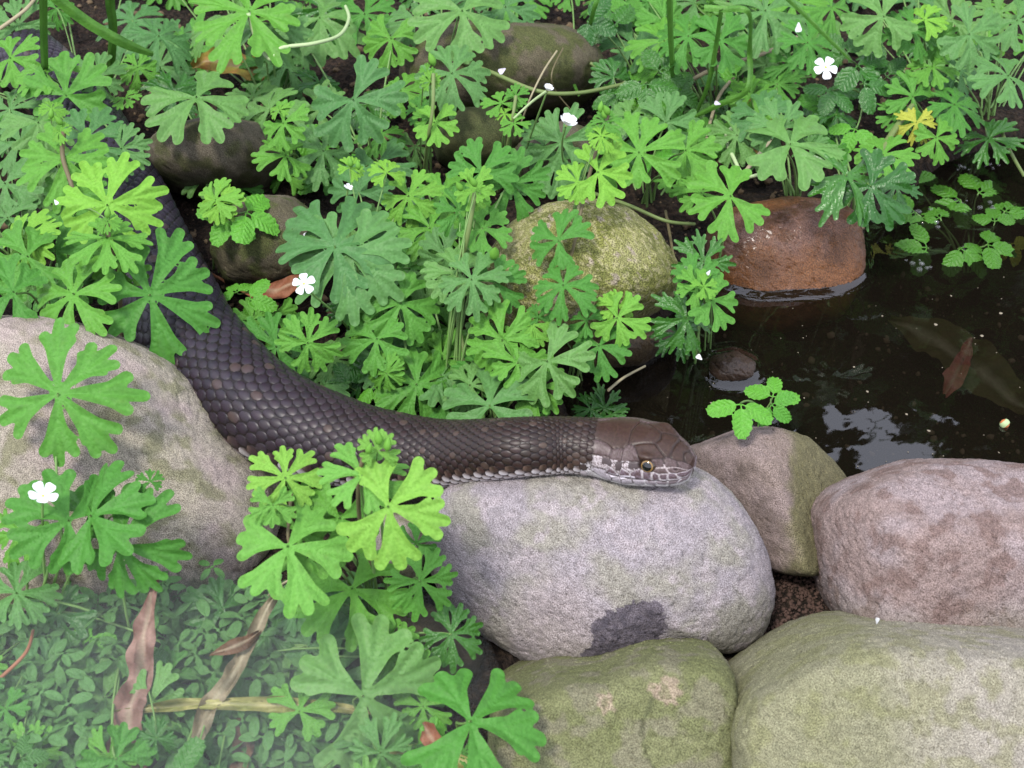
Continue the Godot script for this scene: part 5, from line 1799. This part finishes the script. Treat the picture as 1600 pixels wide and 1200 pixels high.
func stem_alone(p: Array, r: float, tone: String, label: String):
	var o := piece("plant_runner", tube(curve_points(along(p), 10), r * 0.001, r * 0.0008, 9), mats[tone], self)
	tag(o, label, "stalk", "loose stalks and twigs among the plants")


func flower(plant_no: int, at: Vector3, size: float, out: Vector3, open: float, spin: float):
	var root: Node3D = plants[plant_no]
	var z := out.normalized()
	var y := (Vector3.UP - z * z.y).normalized()
	var o := piece("flower", dome(0.1, 2.2), mats["anther"], root)
	o.transform = Transform3D(Basis(y.cross(z), y, z).scaled_local(Vector3.ONE * size * 0.001), at * 0.001 - root.position)
	for k in 5:
		var p := piece("petal", blades["petal"][k % 2], mats["white"], o)
		p.transform = Transform3D(Basis(Vector3(0, 0, 1), spin + TAU * k / 5.0) * Basis(Vector3(1, 0, 0), (1.0 - open) * 1.4 + 0.12 * sin(k * 2.0)), Vector3.ZERO)
	var low := o.position - z * 0.02
	var foot := Vector3(o.position.x * 0.3, 0.01, o.position.z * 0.3)
	var path := []
	for i in 9:
		path.append(foot.bezier_interpolate(foot + Vector3(0, 0.02, 0), low, o.position - z * 0.0015, i / 8.0))
	piece("stem", tube(path, 0.0007, 0.0005, 6), mats["stalk"], root)


func petal(at: Vector3, size: float, turn: Vector3, label: String, tone := "white"):
	var o := piece("petal", blades["petal"][0], mats[tone], self)
	o.position = at * 0.001
	o.scale = Vector3.ONE * size * 0.001
	o.rotation = turn
	tag(o, label, "petal", "fallen white petals")


func grass_blade(path: Array, half: float, label: String):
	var w := []
	for i in path.size():
		w.append(half * 0.001 * (1.0 if i < path.size() - 1 else 0.5))
	var o := piece("grass_blade", strip(along(path), w, LOOK_BACK + Vector3(0.3, 0, 0.2), 10, -0.35, 0.0, [Color(0.75, 0.8, 0.7), Color(1.1, 1.05, 0.9)], counted.get("grass_blade", 0)), mats["grass"], self)
	tag(o, label, "grass blade", "grass blades among the geraniums")


func dead_leaf(path: Array, half: Array, tone: String, label: String):
	var w := []
	for h in half:
		w.append(h * 0.001)
	var tones := {
		"red": [Color(0.12, 0.06, 0.045), Color(0.27, 0.165, 0.13)], "tan": [Color(0.13, 0.105, 0.06), Color(0.28, 0.23, 0.15)], "brown": [Color(0.09, 0.05, 0.03), Color(0.16, 0.09, 0.05)],
		"yellow": [Color(0.16, 0.17, 0.04), Color(0.36, 0.33, 0.13)], "rust": [Color(0.19, 0.065, 0.032), Color(0.28, 0.12, 0.07)], "ochre": [Color(0.30, 0.26, 0.05), Color(0.26, 0.14, 0.04)],
		"sunkred": [Color(0.34, 0.10, 0.07), Color(0.42, 0.18, 0.14)], "sunkgreen": [Color(0.065, 0.06, 0.018), Color(0.10, 0.085, 0.03)]}
	var o := piece("dead_leaf", strip(along(path), w, LOOK_BACK + Vector3.UP * 0.5, 14, 0.30, 0.006, tones[tone], counted.get("dead_leaf", 0)), mats["tinted_leaf"], self)
	tag(o, label, "dead leaf", "dead leaves on the ground")


func scatter(called: String, mesh: Mesh, material: Material, where: Array):
	var m := MultiMesh.new()
	m.transform_format = MultiMesh.TRANSFORM_3D
	m.mesh = mesh
	m.instance_count = where.size()
	for i in where.size():
		m.set_instance_transform(i, where[i])
	var o := MultiMeshInstance3D.new()
	o.name = called
	o.multimesh = m
	o.material_override = material
	add_child(o)
	o.set_meta("kind", "stuff")


func chip(sd: int) -> ArrayMesh:
	var v := PackedVector3Array()
	var c := PackedColorArray()
	for i in 6:
		for k in 8:
			var a := PI * i / 5.0
			var d := Vector3(sin(a) * cos(TAU * k / 8), cos(a), sin(a) * sin(TAU * k / 8))
			v.append(d * (0.8 + 0.45 * fine.get_noise_3d(d.x * 2.0, d.y * 2.0, d.z * 2.0 + sd * 9.0)))
			c.append(Color(1, 1, 1))
	return mesh_of(v, grid_index(6, 8, true), c)


func inside(poly: PackedVector2Array, rng: RandomNumberGenerator) -> Vector2:
	var lo := poly[0]
	var hi := poly[0]
	for p in poly:
		lo = lo.min(p)
		hi = hi.max(p)
	for t in 200:
		var p := Vector2(rng.randf_range(lo.x, hi.x), rng.randf_range(lo.y, hi.y))
		if Geometry2D.is_point_in_polygon(p, poly):
			return p
	return poly[0]


func scatter_bits(called: String, poly: PackedVector2Array, count: int, small: float, big: float, tone: Color, sd: int, sink := 0.0):
	var rng := RandomNumberGenerator.new()
	rng.seed = sd
	var where := []
	for i in count:
		var p := inside(poly, rng)
		var s := lerpf(small, big, pow(rng.randf(), 3.0))
		var b := Basis.from_euler(Vector3(rng.randf() * 6, rng.randf() * 6, rng.randf() * 6)).scaled_local(Vector3(s, s * rng.randf_range(0.5, 1), s * rng.randf_range(0.6, 1)))
		where.append(Transform3D(b, Vector3(p.x, ground_height(p.x, p.y) + s * 0.3 + sink, p.y)))
	scatter(called, chip(sd), plain_mat(tone, 0.85, 0.3), where)


func build_details():
	flower(9, Vector3(-97.8, 100.0, 7.2), 5.7, Vector3(-0.05, 0.73, 0.43), 1.0, 0.22)
	flower(19, Vector3(182.8, 90.0, -209.3), 7.5, Vector3(0.05, 0.73, 0.43), 1.0, 0.64)
	flower(42, Vector3(-188.1, 100.0, 144.9), 6.4, Vector3(0.25, 0.90, 0.10), 0.65, 0.82)
	flower(16, Vector3(29.3, 100.0, -130.5), 6.9, Vector3(0.25, 0.90, 0.10), 0.35, 0.46)
	flower(8, Vector3(19.1, 110.0, -149.4), 4.2, Vector3(0.25, 0.90, 0.10), 0.3, 0.86)
	flower(9, Vector3(-85.4, 90.0, -85.9), 2.7, Vector3(0.25, 0.90, 0.10), 0.6, 0.30)
	petal(Vector3(170.8, 100.0, -244.2), 5.9, Vector3(-0.50, 0.08, 3.13), "white petal at the top, lodged between leaves above the open flower")
	petal(Vector3(9.9, 75.0, -63.7), 4.3, Vector3(-0.87, -0.41, 2.62), "white petal stuck to the mossy boulder")
	petal(Vector3(97.5, 85.0, -22.6), 2.9, Vector3(-0.54, 0.60, 2.12), "tiny white petal on the light sprig by the glossy tuft")
	petal(Vector3(95.8, 40.0, -7.2), 3.8, Vector3(-0.94, -0.37, 1.09), "white petal at the lower tip of the glossy tuft, over the water")
	petal(Vector3(-3.8, 85.0, -216.5), 4.9, Vector3(-0.78, 0.33, 1.93), "pale lilac petal on the long brown rock", "lilac")
	petal(Vector3(-108.4, 60.0, -88.7), 4.0, Vector3(-0.62, 0.23, 2.15), "thin curled white petal by the large central leaf")
	petal(Vector3(125.3, 60.0, -217.7), 4.0, Vector3(-0.91, 0.15, 1.15), "pale petal under the folded grass blades", "lilac")
	petal(Vector3(148.4, 55.0, 173.7), 2.7, Vector3(-0.59, 0.41, 5.83), "small white chip in the joint between the two right hand rocks")
	petal(Vector3(-217.4, 125.0, -25.3), 2.8, Vector3(-0.80, 0.04, 3.74), "tiny white petal on the shoot above the snake's tail")
	grass_blade([Vector3(-229.4, 200.0, -119.4), Vector3(-261.9, 120.0, -188.8), Vector3(-296.6, 40.0, -268.2), Vector3(-310.3, 0.0, -294.5)], 2.19, "thick upright grass blade in the top left corner")
	grass_blade([Vector3(-200.3, 200.0, -133.3), Vector3(-222.4, 140.0, -195.4), Vector3(-244.9, 80.0, -261.3), Vector3(-270.7, 0.0, -294.5)], 2.69, "broad dark grass blade crossing the top edge at left")
	grass_blade([Vector3(-263.2, 130.0, -222.3), Vector3(-250.4, 110.0, -229.5), Vector3(-233.4, 90.0, -239.3), Vector3(-221.1, 70.0, -259.5)], 3.29, "grey green grass blade lying across the top left leaves")
	grass_blade([Vector3(110.8, 120.0, -224.5), Vector3(121.7, 120.0, -223.0), Vector3(136.3, 120.0, -218.4), Vector3(144.2, 80.0, -245.6), Vector3(143.4, 60.0, -234.6), Vector3(126.7, 45.0, -240.8), Vector3(110.7, 30.0, -247.9)], 1.85, "light grass blade folded twice at top centre right")
	grass_blade([Vector3(120.9, 120.0, -222.2), Vector3(122.0, 90.0, -235.4), Vector3(120.8, 60.0, -242.2), Vector3(115.0, 30.0, -250.2)], 1.66, "second folded grass blade just left of the twice folded one")
	grass_blade([Vector3(86.7, 150.0, -190.8), Vector3(93.8, 100.0, -225.0), Vector3(102.1, 50.0, -259.1), Vector3(108.1, 20.0, -270.1)], 2.45, "upright grass blade left of the folded blades")
	grass_blade([Vector3(140.9, 150.0, -198.3), Vector3(167.1, 120.0, -218.4), Vector3(184.4, 100.0, -228.8), Vector3(207.9, 70.0, -251.7)], 1.41, "pale grass blade slanting past the white petal at the top")
	grass_blade([Vector3(-44.9, 60.0, -293.4), Vector3(-61.3, 40.0, -276.0), Vector3(-78.2, 20.0, -266.3)], 1.84, "thin grass blade across the left end of the long brown rock")
	grass_blade([Vector3(32.1, 70.0, -279.4), Vector3(36.1, 55.0, -266.1), Vector3(42.4, 40.0, -260.5)], 1.40, "thin grass blade on the long brown rock")
	grass_blade([Vector3(55.4, 100.0, -288.8), Vector3(51.6, 90.0, -283.1), Vector3(48.6, 70.0, -291.6), Vector3(41.5, 50.0, -303.1)], 1.58, "short grass blade hanging at the top above the long brown rock")
	stem_on(2, [Vector3(-159.4, 98.0, -259.8), Vector3(-155.3, 85.0, -252.2), Vector3(-145.4, 80.0, -236.4), Vector3(-138.4, 85.0, -240.6), Vector3(-119.7, 85.0, -246.0), Vector3(-106.3, 80.0, -265.2), Vector3(-103.2, 75.0, -294.8), Vector3(-107.8, 70.0, -321.2)], 1.39, "pale")
	stem_on(14, [Vector3(47.8, 137.0, -81.0), Vector3(41.7, 120.0, -72.5), Vector3(36.2, 100.0, -62.3), Vector3(30.7, 80.0, -46.0), Vector3(23.8, 50.0, -42.1), Vector3(18.7, 20.0, -41.5)], 1.02, "brown")
	stem_on(10, [Vector3(-18.6, 105.0, -60.7), Vector3(-22.6, 85.0, -50.1), Vector3(-28.0, 60.0, -45.4), Vector3(-28.0, 45.0, -32.6), Vector3(-24.7, 30.0, -19.7), Vector3(-30.3, 15.0, -6.8), Vector3(-33.3, 0.0, -3.5)], 1.28, "olive")
	stem_on(7, [Vector3(-44.0, 105.0, -176.3), Vector3(-44.4, 90.0, -163.7), Vector3(-48.0, 70.0, -162.1), Vector3(-54.2, 20.0, -190.5)], 1.15, "olive")
	stem_on(8, [Vector3(2.2, 95.0, -169.0), Vector3(0.0, 85.0, -158.4), Vector3(-3.7, 60.0, -164.3), Vector3(-8.5, 20.0, -183.7)], 1.03, "olive")
	stem_on(8, [Vector3(19.1, 110.0, -149.4), Vector3(10.6, 100.0, -154.0), Vector3(1.1, 90.0, -153.7)], 0.84, "pale")
	stem_on(38, [Vector3(-55.1, 142.0, 160.2), Vector3(-58.4, 125.0, 163.7), Vector3(-60.3, 90.0, 154.8), Vector3(-57.4, 60.0, 149.0), Vector3(-53.8, 30.0, 134.1), Vector3(-54.1, 0.0, 123.9)], 0.96, "brown")
	stem_on(38, [Vector3(-86.7, 110.0, 152.7), Vector3(-87.7, 100.0, 163.9), Vector3(-86.9, 98.0, 168.8)], 0.80, "brown")
	stem_on(0, [Vector3(-233.5, 112.0, -105.8), Vector3(-235.1, 100.0, -99.5), Vector3(-227.7, 90.0, -82.4), Vector3(-231.8, 60.0, -89.9), Vector3(-241.7, 20.0, -108.2)], 1.33, "brown")
	stem_on(0, [Vector3(-191.0, 120.0, -15.2), Vector3(-190.8, 113.0, -11.0), Vector3(-190.5, 90.0, -12.1), Vector3(-193.4, 60.0, -4.5), Vector3(-195.4, 45.0, 11.9)], 1.21, "brown")
	stem_on(36, [Vector3(-247.9, 60.0, 14.8), Vector3(-239.6, 55.0, 27.8), Vector3(-233.4, 50.0, 44.9), Vector3(-219.5, 45.0, 69.8)], 1.24, "dark")
	stem_on(36, [Vector3(-186.0, 75.0, 32.0), Vector3(-189.4, 60.0, 51.1), Vector3(-194.0, 50.0, 66.5), Vector3(-195.2, 45.0, 86.3)], 1.20, "olive")
	stem_on(29, [Vector3(-154.9, 83.0, -83.2), Vector3(-156.2, 60.0, -89.9), Vector3(-160.0, 30.0, -101.0), Vector3(-165.4, 0.0, -116.1)], 0.94, "brown")
	stem_alone([Vector3(-4.1, 70.0, -291.6), Vector3(24.5, 62.0, -292.2), Vector3(40.3, 60.0, -277.2), Vector3(60.0, 55.0, -262.2), Vector3(79.6, 50.0, -251.4)], 1.30, "olive", "olive runner crossing the top of the long brown rock")
	stem_alone([Vector3(-43.9, 65.0, -268.3), Vector3(-15.5, 70.0, -240.2), Vector3(15.2, 70.0, -216.4), Vector3(40.4, 65.0, -222.6), Vector3(71.3, 55.0, -250.6)], 1.44, "olive", "thick olive runner sagging across the middle of the long brown rock")
	stem_alone([Vector3(149.3, 30.0, -250.2), Vector3(130.5, 40.0, -215.9), Vector3(132.4, 40.0, -188.0), Vector3(138.3, 35.0, -178.5), Vector3(150.3, 35.0, -183.3), Vector3(163.6, 30.0, -206.6)], 1.29, "pale", "pale looped stalk below the yellowing leaf")
	stem_alone([Vector3(123.2, 50.0, -140.3), Vector3(151.3, 50.0, -189.8), Vector3(173.4, 40.0, -230.4)], 1.30, "tan", "straight tan stalk behind the three armed leaf")
	stem_alone([Vector3(98.9, 30.0, -277.1), Vector3(127.0, 45.0, -283.4), Vector3(160.7, 50.0, -294.8), Vector3(186.5, 50.0, -317.3)], 1.48, "tan", "tan stalk running under the folded grass blades")
	stem_alone([Vector3(305.7, 30.0, -246.5), Vector3(307.5, 25.0, -224.9), Vector3(318.5, 10.0, -215.6)], 1.29, "olive", "olive stalk at the right edge, dipping into the pond")
	stem_alone([Vector3(215.4, 45.0, -183.8), Vector3(232.7, 45.0, -215.2), Vector3(247.6, 45.0, -240.8)], 2.12, "olive", "thick yellowish stalk above the rust rock's draped plant")
	stem_alone([Vector3(44.4, 40.0, -154.8), Vector3(64.5, 50.0, -127.8), Vector3(84.9, 50.0, -112.5), Vector3(102.6, 40.0, -123.4)], 1.18, "olive", "olive runner behind the mossy boulder's top")
	stem_alone([Vector3(48.3, 30.0, 4.8), Vector3(56.8, 30.0, -4.9), Vector3(68.8, 25.0, -19.4)], 0.77, "tan", "short reddish twig sticking out of the water above the snake's head")
	stem_alone([Vector3(27.4, 75.0, -254.5), Vector3(19.2, 75.0, -231.6), Vector3(11.4, 70.0, -210.6), Vector3(5.8, 50.0, -214.4)], 0.63, "tan", "fine tan tendril hanging down the long brown rock")
	stem_alone([Vector3(31.4, 75.0, -258.4), Vector3(23.8, 75.0, -227.8), Vector3(27.2, 60.0, -230.9), Vector3(41.5, 40.0, -234.1)], 0.50, "brown", "finest brown thread curling over the long brown rock")
	stem_alone([Vector3(-170.9, 20.0, -105.2), Vector3(-152.7, 20.0, -90.7), Vector3(-138.9, 20.0, -79.4)], 0.86, "rust", "rust coloured twig beside the snake, left of the fallen brown leaf")
	stem_alone([Vector3(-338.2, 50.0, -328.4), Vector3(-320.9, 60.0, -335.8), Vector3(-317.7, 60.0, -358.1)], 1.35, "tan", "tan twig in the extreme top left corner")
	stem_alone([Vector3(165.8, 20.0, -343.6), Vector3(136.8, 30.0, -285.0), Vector3(124.7, 30.0, -246.5), Vector3(119.5, 20.0, -225.4)], 1.22, "tan", "tan stalk sloping down between the folded grass and the rust rock")
	stem_alone([Vector3(-211.9, 30.0, 182.1), Vector3(-202.5, 35.0, 172.8), Vector3(-204.2, 30.0, 157.1)], 0.85, "rust", "reddish curved stalk at the lower left edge")
	stem_alone([Vector3(-106.1, 30.0, 137.7), Vector3(-95.9, 50.0, 147.4), Vector3(-89.6, 50.0, 143.9)], 0.56, "tan", "thin pale stalk under the bright foreground cluster")
	stem_alone([Vector3(89.1, 30.0, -149.8), Vector3(90.1, 30.0, -106.9), Vector3(91.4, 20.0, -79.4)], 0.89, "brown", "thin brown stalk between mossy boulder and glossy tuft")
	dead_leaf([Vector3(-148.8, 55.0, 149.9), Vector3(-152.3, 45.0, 169.0), Vector3(-152.7, 35.0, 185.9), Vector3(-154.7, 30.0, 204.2), Vector3(-149.3, 25.0, 230.6)], [0.8, 4.6, 5.4, 7.0, 7.5], "red", "long pinkish brown gum leaf standing at lower left")
	dead_leaf([Vector3(-97.1, 50.0, 149.2), Vector3(-105.9, 45.0, 169.0), Vector3(-114.2, 40.0, 189.6), Vector3(-122.7, 33.0, 200.2), Vector3(-126.5, 30.0, 219.3)], [1.1, 3.0, 3.5, 4.0, 1.9], "tan", "pale brown strap shaped dead leaf slanting below the bright foreground cluster")
	dead_leaf([Vector3(-104.4, 45.0, 170.7), Vector3(-112.7, 45.0, 177.3), Vector3(-123.9, 40.0, 177.3)], [0.8, 3.2, 0.8], "brown", "small torn brown leaf curl under the dim green geranium")
	dead_leaf([Vector3(-160.8, 30.0, 199.6), Vector3(-129.1, 35.0, 198.5), Vector3(-95.5, 35.0, 199.1), Vector3(-72.5, 33.0, 198.6), Vector3(-55.8, 30.0, 199.6)], [1.0, 2.3, 2.9, 2.3, 0.8], "yellow", "yellow green strap leaf lying flat along the lower left")
	dead_leaf([Vector3(-140.9, 30.0, -77.0), Vector3(-128.0, 32.0, -72.8), Vector3(-114.4, 35.0, -77.3), Vector3(-104.8, 35.0, -85.8)], [1.0, 5.2, 4.9, 1.0], "rust", "fallen rust brown leaf by the small white flower")
	dead_leaf([Vector3(-54.1, 20.0, 214.1), Vector3(-36.0, 22.0, 213.3), Vector3(-15.4, 20.0, 217.1)], [1.5, 4.6, 2.1], "yellow", "yellow dead leaf at the bottom edge")
	dead_leaf([Vector3(-216.1, 20.0, -330.8), Vector3(-193.8, 25.0, -330.5), Vector3(-166.8, 22.0, -318.9), Vector3(-155.6, 20.0, -330.8)], [1.7, 9.5, 8.6, 1.7], "ochre", "yellowed leaf lying under the leaves at the top left")
	dead_leaf([Vector3(154.5, 30.0, -277.1), Vector3(152.8, 30.0, -246.5), Vector3(149.1, 25.0, -217.8)], [2.5, 11.5, 3.3], "ochre", "yellowing blotched leaf under the three armed leaf")
	dead_leaf([Vector3(-36.1, 30.0, 204.2), Vector3(-32.8, 30.0, 210.3), Vector3(-28.0, 28.0, 216.5)], [1.5, 4.1, 2.6], "rust", "wet reddish leaf scrap left of the star shaped leaf")
	dead_leaf([Vector3(-109.1, 20.0, 197.2), Vector3(-108.8, 20.0, 209.6), Vector3(-108.9, 20.0, 227.4)], [3.2, 4.2, 3.7], "brown", "dark brown leaf strip at the bottom left")
	dead_leaf([Vector3(259.5, -12.0, -84.6), Vector3(252.7, -14.0, -70.3), Vector3(244.7, -16.0, -56.4), Vector3(237.0, -18.0, -43.9)], [1.8, 4.3, 5.8, 2.2], "sunkred", "rust red leaf sunk in the pond")
	dead_leaf([Vector3(223.5, -28.0, -121.0), Vector3(246.3, -28.0, -103.5), Vector3(268.2, -28.0, -69.8), Vector3(288.8, -28.0, -38.1)], [2.3, 12.9, 15.2, 3.8], "sunkgreen", "long dull olive leaf sunk below the rust red one")
	bud(7, Vector3(-44.3, 107.0, -184.7), 5.0)
	bud(10, Vector3(-18.2, 118.0, -48.4), 4.0)
	bud(10, Vector3(-25.3, 112.0, -53.3), 4.0)
	bud(10, Vector3(-20.6, 116.0, -55.8), 3.4)
	bud(9, Vector3(-85.4, 92.0, -104.3), 3.5)
	bud(9, Vector3(-81.1, 92.0, -101.9), 3.5)
	bud(0, Vector3(-235.3, 115.0, -109.1), 4.0)
	bud(0, Vector3(-242.3, 114.0, -116.9), 3.6)
	bud(38, Vector3(-46.0, 148.0, 166.3), 3.6)
	bud(38, Vector3(-49.0, 150.0, 165.0), 3.8)
	bud(38, Vector3(-53.1, 147.0, 167.0), 3.0)
	bud(0, Vector3(-189.5, 125.0, -12.3), 3.6)
	bud(14, Vector3(47.5, 140.0, -78.5), 4.0)
	bud(14, Vector3(43.7, 141.0, -79.3), 3.6)
	bud(14, Vector3(46.0, 138.0, -78.2), 3.4)
	bud(10, Vector3(-8.9, 85.0, -34.1), 6.0)
	var rng := RandomNumberGenerator.new()
	rng.seed = 41
	var carpet := PackedVector2Array([Vector2(-0.223, 0.142), Vector2(-0.190, 0.124), Vector2(-0.123, 0.124), Vector2(-0.070, 0.124), Vector2(-0.031, 0.160), Vector2(-0.026, 0.215), Vector2(-0.211, 0.215)])
	var where := []
	for i in 480:
		var p := inside(carpet, rng)
		var s := rng.randf_range(0.005, 0.012)
		var b := Basis.from_euler(Vector3(rng.randf_range(-0.9, 0.2), rng.randf() * 6.0, rng.randf_range(-0.5, 0.5))) * Basis(Vector3.RIGHT, -PI / 2)
		where.append(Transform3D(b.scaled_local(Vector3.ONE * s), Vector3(p.x, ground_height(p.x, p.y) + rng.randf_range(0.003, 0.026), p.y)))
	scatter("chickweed_carpet", blades["tiny"][0], mats["B"], where)
	scatter_bits("soil_crumbs", PackedVector2Array([Vector2(0.087, 0.183), Vector2(0.109, 0.139), Vector2(0.122, 0.081), Vector2(0.150, 0.081), Vector2(0.150, 0.139), Vector2(0.106, 0.167)]), 2600, 0.0004, 0.0016, Color(0.075, 0.046, 0.036), 51)
	scatter_bits("pond_gravel", PackedVector2Array([Vector2(0.106, -0.106), Vector2(0.139, -0.160), Vector2(0.221, -0.180), Vector2(0.320, -0.173), Vector2(0.319, -0.030), Vector2(0.193, -0.020), Vector2(0.107, -0.041)]), 260, 0.0006, 0.0034, Color(0.16, 0.115, 0.075), 52)
	var flecks := []
	for i in 60:
		var p := inside(PackedVector2Array([Vector2(0.069, -0.033), Vector2(0.127, -0.093), Vector2(0.202, -0.113), Vector2(0.298, -0.128), Vector2(0.275, 0.025), Vector2(0.169, 0.043), Vector2(0.099, 0.006)]), rng)
		var s := lerpf(0.0004, 0.0016, pow(rng.randf(), 4.0))
		flecks.append(Transform3D(Basis.from_euler(Vector3(0, rng.randf() * 6, 0)).scaled_local(Vector3(s, s * 0.3, s * rng.randf_range(0.3, 1.0))), Vector3(p.x, 0.0004, p.y)))
	scatter("floating_flecks", chip(61), plain_mat(Color(0.22, 0.19, 0.14), 0.8, 0.3), flecks)
	scatter_bits("leaf_litter", PackedVector2Array([Vector2(-0.423, -0.516), Vector2(0.423, -0.516), Vector2(0.306, -0.327), Vector2(0.114, -0.147), Vector2(0.033, -0.008), Vector2(-0.100, -0.003), Vector2(-0.204, -0.023), Vector2(-0.303, -0.076)]), 2500, 0.0007, 0.004, Color(0.12, 0.085, 0.05), 53)


func make_bubbles():
	var rng := RandomNumberGenerator.new()
	rng.seed = 19
	var where := []
	for spot in [Vector2(0.252, -0.192), Vector2(0.279, -0.199), Vector2(0.255, -0.179), Vector2(0.294, -0.198), Vector2(0.286, -0.240), Vector2(0.306, -0.240), Vector2(0.236, -0.142), Vector2(0.241, -0.137), Vector2(0.270, -0.154), Vector2(0.117, -0.053), Vector2(0.105, -0.053)]:
		for k in 4:
			var s := rng.randf_range(0.0006, 0.0019)
			where.append(Transform3D(Basis().scaled(Vector3(s, s * 0.7, s)), Vector3(spot.x + rng.randf_range(-0.006, 0.006), 0.0003, spot.y + rng.randf_range(-0.004, 0.004))))
	var film := StandardMaterial3D.new()
	film.albedo_color = Color(1, 1, 1, 0.03)
	film.transparency = BaseMaterial3D.TRANSPARENCY_ALPHA
	film.roughness = 0.02
	film.metallic_specular = 1.0
	scatter("water_bubbles", dome(1.0, PI), film, where)


func make_berry(at: Vector3):
	var root := thing("fallen_berry", at * 0.001, "small orange berry with a torn pale husk, floating on the pond at the right edge", "berry")
	piece("fruit", dome(0.0024, PI), plain_mat(Color(0.50, 0.17, 0.06), 0.3, 0.5), root)
	var husk := piece("husk", ring_cap(0.0027, 1.2, 2.3), mats["pale"], root)
	husk.rotation = Vector3(0.6, 0.9, 0.2)


func make_haze():
	# added haze standing in for a soft glass reflection at the lower left
	for row in [[Vector3(-0.140, 0.035, 0.208), Vector3(0.22, 0.075, 0.15), 1.9], [Vector3(-0.063, 0.030, 0.192), Vector3(0.12, 0.06, 0.12), 1.4]]:
		var fog := FogVolume.new()
		fog.name = numbered("glare_haze")
		fog.shape = RenderingServer.FOG_VOLUME_SHAPE_ELLIPSOID
		fog.size = row[1]
		fog.position = row[0]
		var m := FogMaterial.new()
		m.density = row[2]
		m.albedo = Color(0.93, 0.96, 0.94)
		fog.material = m
		add_child(fog)
		fog.set_meta("kind", "stuff")


func make_shrubs():
	# the tall dark shrubs beyond the pond that its water mirrors; the sky shows above them
	var rng := RandomNumberGenerator.new()
	rng.seed = 88
	for spot in [[-1.15, -2.6, 3.7, 1.0, "tall dark shrub beyond the pond, furthest left of those mirrored in it"], [-0.15, -2.95, 4.0, 0.95, "tallest dark shrub beyond the pond, mirrored behind the snake's head"], [1.0, -2.75, 2.5, 0.7, "lowest dark shrub beyond the pond, the sky above it mirrored by the ridged rock"], [2.15, -2.6, 4.0, 0.85, "tall dark shrub beyond the pond, furthest right of those mirrored in it"]]:
		var root := thing("shrub", Vector3(spot[0], 0, spot[1]), spot[4], "shrub", "shrubs beyond the pond")
		var trunk := []
		for i in 8:
			trunk.append(Vector3(0.06 * sin(i * 1.3), spot[2] * 0.78 * i / 7.0, 0.05 * cos(i * 1.7)))
		piece("trunk", tube(trunk, 0.06, 0.02, 9), mats["brown"], root)
		for k in 9:
			var a := k * 2.4
			var y: float = spot[2] * (0.3 + 0.06 * k)
			var tip := Vector3(cos(a) * spot[3] * 0.8, y + 0.35, sin(a) * spot[3] * 0.8)
			piece("branch", tube([Vector3(0, y * 0.9, 0), tip * 0.5 + Vector3(0, y * 0.35, 0), tip], 0.02, 0.006, 6), mats["brown"], root)
		var m := MultiMesh.new()
		m.transform_format = MultiMesh.TRANSFORM_3D
		m.mesh = blades["o"][0]
		m.instance_count = 6500
		for i in m.instance_count:
			var d := Vector3(rng.randfn(), rng.randfn(), rng.randfn()).normalized() * pow(rng.randf(), 0.4)
			var clump := 1.0 + 0.25 * lump.get_noise_3d(d.x * 2.5 + spot[0], d.y * 2.5, d.z * 2.5)
			var p := Vector3(d.x * spot[3], spot[2] * 0.55 + d.y * spot[2] * 0.45, d.z * spot[3] * 0.7) * clump
			p.y = maxf(p.y, 0.05)
			m.set_instance_transform(i, Transform3D(Basis.from_euler(Vector3(rng.randf() * 6, rng.randf() * 6, rng.randf() * 6)).scaled_local(Vector3.ONE * rng.randf_range(0.10, 0.19)), p))
		var crown := MultiMeshInstance3D.new()
		crown.name = "crown"
		crown.multimesh = m
		crown.material_override = mats["D"]
		root.add_child(crown)
		crown.set_meta("kind", "stuff")
